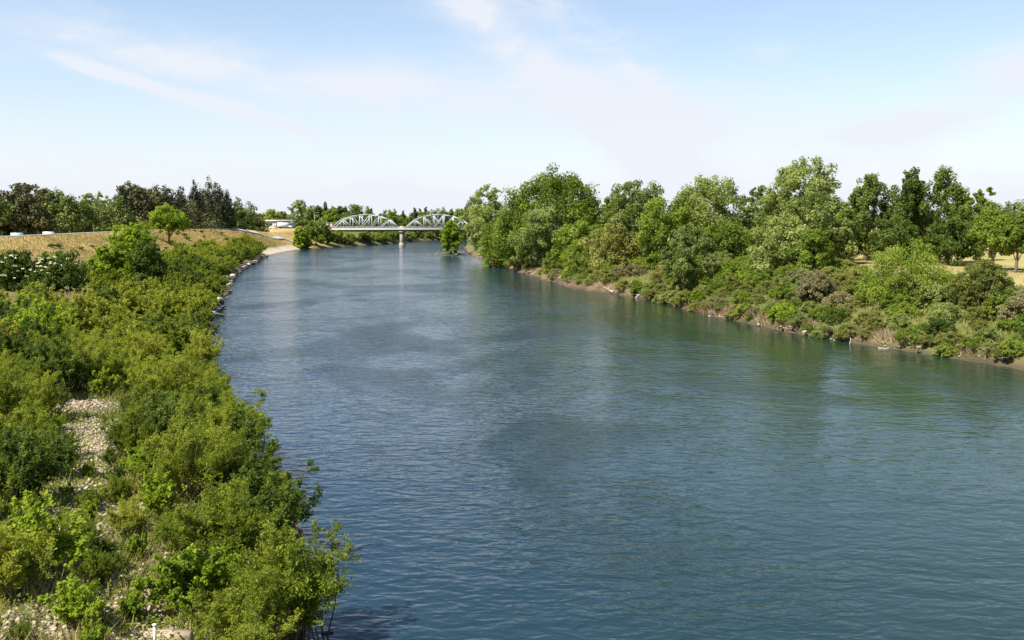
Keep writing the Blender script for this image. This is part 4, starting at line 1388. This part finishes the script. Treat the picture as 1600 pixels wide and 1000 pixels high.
# low growth right at the water's edge
y = 78.0
while y < 335:
    y += 1.5 * (y / 100) * r.uniform(.7, 1.5)
    if r.random() < .3:
        continue
    s = r.uniform(.3, 1.9)
    x = float(np.interp(y, RY, RX)) + s
    px = 800 + FPX * x / y
    kind = ('oak', 'scrub', 'sage', 'drab', 'scrub', 'oak')[int(r.integers(6))]
    sc = r.uniform(.16, .40) * (1 + (y - 78) / 250)
    zn = 'at the very edge of the right shore below ' + ('the dome tree' if px < 950 else 'the airy cottonwood' if px < 1060 else 'the mown clearing' if px < 1190 else 'the tallest cottonwood' if px < 1330 else 'the round bush' if px < 1480 else 'the olive bush')
    bush(rb[kind][int(r.integers(2))], x, y, KN[kind] + ' bush ' + zn, kind + ' bushes ' + zn, r.uniform(0, 6.28), (sc * 1.35, sc * 1.35, sc), {'oak': 'green_bush', 'scrub': 'olive_bush', 'drab': 'dry_bush', 'sage': 'sage_bush'}[kind])
# weed clumps on the levee slope
for i in range(30):
    y = r.uniform(150, 400)
    x = float(np.interp(y, CY, CX)) + r.uniform(4.5, 17)
    if s_left(x, y) < 6:
        continue
    kind = ('willow', 'deep', 'willow')[i % 3]
    sc = r.uniform(.16, .34)
    o = link('weed_clump', mid[kind][i % len(mid[kind])][0], None, (x, y, hz(x, y) - .05), r.uniform(0, 6.28), (sc * 1.5, sc * 1.5, sc * .8))
    tag(o, 'low ' + ('dull green' if kind == 'deep' else 'yellowish') + ' weed clump on the dry levee slope ' + ('left of' if y < 270 else 'right of') + ' the lollipop-shaped tree', 'weeds', 'weed clumps on the levee ' + kind + (' left' if y < 270 else ' right'))

# ------------------------------------------------------------------ grass and reeds
r = np.random.default_rng(41)


def scatter(n, ylo, yhi, slo, shi, side, pw=1.0):
    y = ylo + (yhi - ylo) * r.uniform(0, 1, n) ** pw
    s = r.uniform(slo, shi, n)
    x = np.interp(y, LY, LX) - s if side < 0 else np.interp(y, RY, RX) + s
    return x, y, s


y = 120 + 330 * r.uniform(0, 1, 48000) ** 0.9
x = np.interp(y, CY, CX) + r.uniform(3.0, 24, len(y))
ok = (s_left(x, y) > 3) & ~((y > 372) & (s_left(x, y) < 5))
x, y = x[ok], y[ok]
blades('levee_grass', x, y, 0.42, .16, 'dry_grass', 1, 'golden dry grass covering the levee slope', 'grass')
x, y, s = scatter(60000, 24, 110, .8, 30, -1, 1.4)
ok = np.array([True] * len(x))
for a, b, rx, ry in PW:
    ok &= (((x - a) / rx) ** 2 + ((y - b) / ry) ** 2 > r.uniform(.3, 1.2, len(x)))
x, y = x[ok], y[ok]
blades('undergrowth', x, y, 0.55, .07, 'green_grass', 2, 'low green weeds and grass beneath the shrubs on the left bank', 'undergrowth', lean=.5)
x, y, s = scatter(60000, 24, 62, .6, 18, -1, 1.6)
keep = fnoise(x, y, 1.3, 91, 2) + .35 * fnoise(x, y, 5, 93, 1) > -.08
x, y = x[keep], y[keep]
n = len(x)
hw_ = .12 + .75 * np.clip(vnoise(x / 1.1, y / 1.1, 95) - .25, 0, 1)
Pw = np.stack([x, y, height(x, y) + hw_ * r.uniform(.05, 1, n)], -1)
wm = leaf_mesh('weeds', Pw, unit(np.array((0, -.1, .8)) + r.normal(size=(n, 3)) * .6), r.uniform(.07, .16, n), r.uniform(.05, .1, n), np.clip(.4 + .9 * fnoise(x, y, 1.5, 97, 2) + r.normal(0, .12, n), 0, 1), MAT['willow_leaf'], r)
tag(link('weeds', wm), 'low leafy weeds growing over the gravel among the near shrubs', 'weeds', None, 'stuff')
x, y, s = scatter(50000, 95, 215, 18, 60, -1)
ok = (fnoise(x, y, 14, 44) > -0.06) & (x > np.interp(y, CY, CX) + 12)
blades('dead_grass', x[ok], y[ok], 0.95, .10, 'dead_grass', 3, 'pinkish dead grass in patches below the levee', 'grass', lean=.3)
x, y, s = scatter(62000, 72, 330, 1.2, 26, 1, 1.7)
blades('slope_grass', x, y, 0.55, .11, 'green_grass', 4, 'mixed green and straw grass on the right bank slope', 'grass', lean=.5)
x, y, s = scatter(26000, 72, 330, .1, 2.0, 1, 1.7)
ok = fnoise(x, y, 5, 71) > -0.05
blades('shore_reeds', x[ok], y[ok], 0.75, .10, 'dead_grass', 5, 'tangle of dry roots and dead reeds along the right shore', 'reeds', lean=.7)
x, y, s = scatter(25000, 80, 260, 22, 60, 1, 1.5)
blades('park_grass', x, y, 0.16, .12, 'dry_grass', 6, 'short mown straw-coloured grass of the park on the right', 'grass')

# ------------------------------------------------------------------ rocks, driftwood, small things


def rock_mesh(seed, mat):
    import bmesh
    rr = np.random.default_rng(seed)
    bm = bmesh.new()
    bmesh.ops.create_icosphere(bm, subdivisions=2, radius=0.5)
    k = rr.normal(size=(5, 3))
    for v in bm.verts:
        c = np.array(v.co)
        d = 1.0
        for q in k:
            d = min(d, 0.34 / max(1e-3, abs(float(np.dot(c * 2, q / np.linalg.norm(q)))) * 0.55 + 0.12))
        v.co = Vector(c * d * np.array((1.25, .9, .62)) * (1 + rr.normal(0, .04)))
    me = bpy.data.meshes.new('rock')
    bm.to_mesh(me)
    bm.free()
    me.materials.append(MAT[mat])
    return me


rocks = {m: [rock_mesh(900 + k, m) for k in range(4)] for m in ('rock', 'tan_rock', 'dark_rock')}


def rock(x, y, sc, label, group, mat='rock', z=None, name='boulder'):
    o = link(name, random.choice(rocks[mat]), None, (x, y, (hz(x, y) if z is None else z) + sc * .12), random.uniform(0, 6.28), (sc * random.uniform(.9, 1.5), sc, sc * random.uniform(.7, 1.0)))
    o.rotation_euler = (random.uniform(-.3, .3), random.uniform(-.3, .3), random.uniform(0, 6.28))
    return tag(o, label, 'rock', group)


# pale slabs and dark stones on the left shore
for px, py, sc in [(414, 402, 3.2), (410, 408, 2.0), (405, 413, 2.0), (398, 417, 2.0), (392, 423, 1.8), (386, 431, 2.6), (374, 441, 2.8), (367, 448, 2.8), (345, 467, 1.6), (338, 473, 1.4), (330, 487, 1.5), (333, 480, 1.2)]:
    p = ground_at(px, py, 0.4)
    rock(float(np.interp(p.y, LY, LX)) - .3, p.y, sc, 'pale flat boulder at the foot of the left shore thicket', 'pale boulders along the left shore')
for i in range(110):
    y = random.uniform(110, 372)
    x = float(np.interp(y, LY, LX)) - random.uniform(-.9, 1.2)
    rock(x, y, random.uniform(.7, 1.7), 'dark wet stone in the shaded waterline of the left shore', 'dark stones along the left shore', 'dark_rock', z=0.1)
for i in range(14):
    y = random.uniform(24, 34)
    x = float(np.interp(y, LY, LX)) + random.uniform(-.6, 1.1)
    rock(x, y, random.uniform(.2, .5), 'small dark stone in the shallows below the large willow', 'stones in the near shallows', 'dark_rock', z=-0.02, name='stone')
# stones of the right shore
for i in range(240):
    y = 76 + 270 * random.random() ** 1.5
    x = float(np.interp(y, RY, RX)) + random.uniform(-.5, 2.0)
    big = random.random() < .25
    rock(x, y, random.uniform(.25, .6) * (1.7 if big else 1), 'brownish stone in the eroded edge of the right shore', 'stones along the right shore', random.choice(('tan_rock', 'dark_rock')), z=random.uniform(.0, .5), name='stone')


def log(px, py, L, rad, yaw, pitch, label, mat='driftwood', stubs=2, snap=False):
    p = ground_at(px, py, .35)
    if snap:
        p.x = float(np.interp(p.y, RY, RX)) + .5
        yaw = math.atan2(4.0, float(np.interp(p.y + 2, RY, RX) - np.interp(p.y - 2, RY, RX))) + yaw * .8
    rr = np.random.default_rng(int(px * 7 + py))
    e = link('driftwood_log', None, None, (p.x, p.y, max(.05, min(hz(p.x, p.y), 1.2)) + .1))
    e.rotation_euler = (0, -pitch, yaw)
    tag(e, label, 'driftwood')
    t = np.linspace(-.5, .5, 8)
    pts = np.stack([t * L, rr.normal(0, .02 * L, 8), .05 * L * np.sin(t * 5) + rr.normal(0, .01 * L, 8)], -1)
    MB().tube(pts, rad * (1.1 - .7 * (t + .5)), 7).build('log', MAT[mat], e, True)
    for q in range(stubs):
        k = int(rr.integers(2, 7))
        d = unit(rr.normal(size=3) + np.array((.4, 0, .7)))
        l2 = L * rr.uniform(.15, .35)
        MB().tube([pts[k], pts[k] + d * l2 * .5, pts[k] + d * l2 + (0, 0, .05 * l2)], [rad * .55, rad * .4, rad * .12], 5).build('branch_stub', MAT[mat], e, True)


for a in [(1003, 462, 4.2, .24, 2.1, -.75, 'pale log leaning down the bank into the water below the cottonwoods', 'driftwood', 1),
          (1020, 470, 3.2, .22, 2.4, -.4, 'dark log lying beside the pale leaning log', 'dark_driftwood', 2),
          (815, 423, 5.5, .28, .4, -.2, 'pale fallen branch in the water below the dome tree', 'driftwood', 3),
          (803, 428, 4.0, .2, 1.0, -.3, 'short pale snag in the water left of the fallen branch', 'driftwood', 2),
          (868, 441, 4.5, .25, .3, .05, 'driftwood log at the waterline below the deep green bush', 'driftwood', 2),
          (945, 455, 5.0, .25, -.3, .05, 'driftwood log along the eroded tan bank', 'driftwood', 2),
          (1090, 488, 4.5, .2, -.5, .06, 'bleached log along the shore below the lime green bush', 'driftwood', 2),
          (1165, 503, 4.0, .16, -.5, .05, 'thin bleached log along the shore below the mown clearing', 'driftwood', 2),
          (1215, 513, 3.2, .16, -.4, .1, 'thin bleached log below the yellow-green bush', 'driftwood', 1),
          (1285, 524, 4.5, .15, -.4, .08, 'long thin log at the waterline below the drab bush', 'driftwood', 2),
          (1328, 533, 1.6, .09, 1.1, .7, 'forked white stick poking out of the water', 'driftwood', 3),
          (1434, 546, 1.8, .10, 1.4, -.8, 'white stick leaning on the shore below the large round bush', 'driftwood', 1),
          (1395, 540, 3.0, .13, -.4, .05, 'thin log lying left of the leaning white stick', 'driftwood', 1),
          (1500, 562, 3.4, .13, -.35, .05, 'weathered log along the shore below the wispy olive bush', 'driftwood', 2),
          (1570, 574, 3.2, .13, -.35, .04, 'weathered log along the shore at the right edge', 'driftwood', 1),
          (712, 397, 13.0, .45, -.1, .02, 'long fallen trunk stretching from the spit to the right bank', 'dark_driftwood', 2),
          (683, 396, 7.0, .22, .2, .03, 'thin fallen trunk lying in the river left of the lone tree', 'driftwood', 2),
          (613, 378, 6.0, .5, .3, .12, 'white driftwood heap on the far bank left of the pier', 'driftwood', 3)]:
    log(*a, snap=a[0] > 740 and 'stick' not in a[6])

# cobbles of the near clearings
r = np.random.default_rng(51)
P, SZ = [], []
for a, b, rx, ry in PW:
    m_ = int(330 * rx * ry)
    q = r.normal(0, .62, (m_, 2))
    P.append(np.stack([a + q[:, 0] * rx, b + q[:, 1] * ry], -1))
    SZ.append(.025 + .15 * r.random(m_) ** 4)
y = r.uniform(24, 46, 3500)
x = np.interp(y, LY, LX) - r.uniform(0.0, 12, 3500)
P.append(np.stack([x, y], -1)); SZ.append(.04 + .10 * r.random(3500) ** 2)
P, SZ = np.concatenate(P), np.concatenate(SZ)
n = len(P)
oct_ = np.array([(1, 0, 0), (0, 1, 0), (-1, 0, 0), (0, -1, 0), (0, 0, .7), (0, 0, -.7)], float)
rot = r.uniform(0, 6.28, n)
v = oct_[None] * (1 + r.normal(0, .2, (n, 6, 1))) * SZ[:, None, None] * r.uniform(.7, 1.4, (n, 1, 3)) 
c_, s_ = np.cos(rot)[:, None], np.sin(rot)[:, None]
v = np.stack([v[..., 0] * c_ - v[..., 1] * s_, v[..., 0] * s_ + v[..., 1] * c_, v[..., 2] * .8], -1)
v[..., 0] += P[:, 0:1]; v[..., 1] += P[:, 1:2]
v[..., 2] += (height(P[:, 0], P[:, 1]) + SZ * .08)[:, None]
ft = np.array([(0, 1, 4), (1, 2, 4), (2, 3, 4), (3, 0, 4), (1, 0, 5), (2, 1, 5), (3, 2, 5), (0, 3, 5)])
f = (ft[None] + (np.arange(n) * 6)[:, None, None]).reshape(-1, 3)
tag(link('cobbles', mesh_np('cobbles', v.reshape(-1, 3), f, MAT['gravel'], True, dict(tint=np.repeat(np.clip(r.normal(.5, .24, n), 0, 1), 6)))), 'pale river cobbles strewn over the clearings of the left bank', 'cobbles', None, 'stuff')

# pale slab and marker pipe at the bottom of the picture
p = ground_at(262, 965, 1.9)
tag(MB().box(-.75, .75, -.2, .2, -.25, .2, .05).build('concrete_slab', MAT['tan_rock'], None, loc=(p.x, p.y, hz(p.x, p.y) + .1), rz=-.06), 'broken pale concrete slab lying on the gravel at the bottom edge', 'slab')
p = ground_at(242, 1000, 1.7)
e = link('marker_pipe', None, None, (p.x, p.y, hz(p.x, p.y)))
e.rotation_euler = (RAD(4), RAD(2), 0)
tag(e, 'thin pale green marker pipe standing in the gravel', 'pipe')
MB().tube([(0, 0, -.3), (0, 0, .5), (0, 0, .95)], [.045, .045, .045], 8).build('pipe', MAT['pipe_paint'], e, True)
MB().tube([(0, 0, .951), (0, 0, 1.0)], [.06, .06], 8).build('cap', MAT['white_paint'], e, True)
print('counts', n_near, n_mid, n_far, n_rb, 'tris', sum(len(m.loops) - 2 * len(m.polygons) for m in bpy.data.meshes))
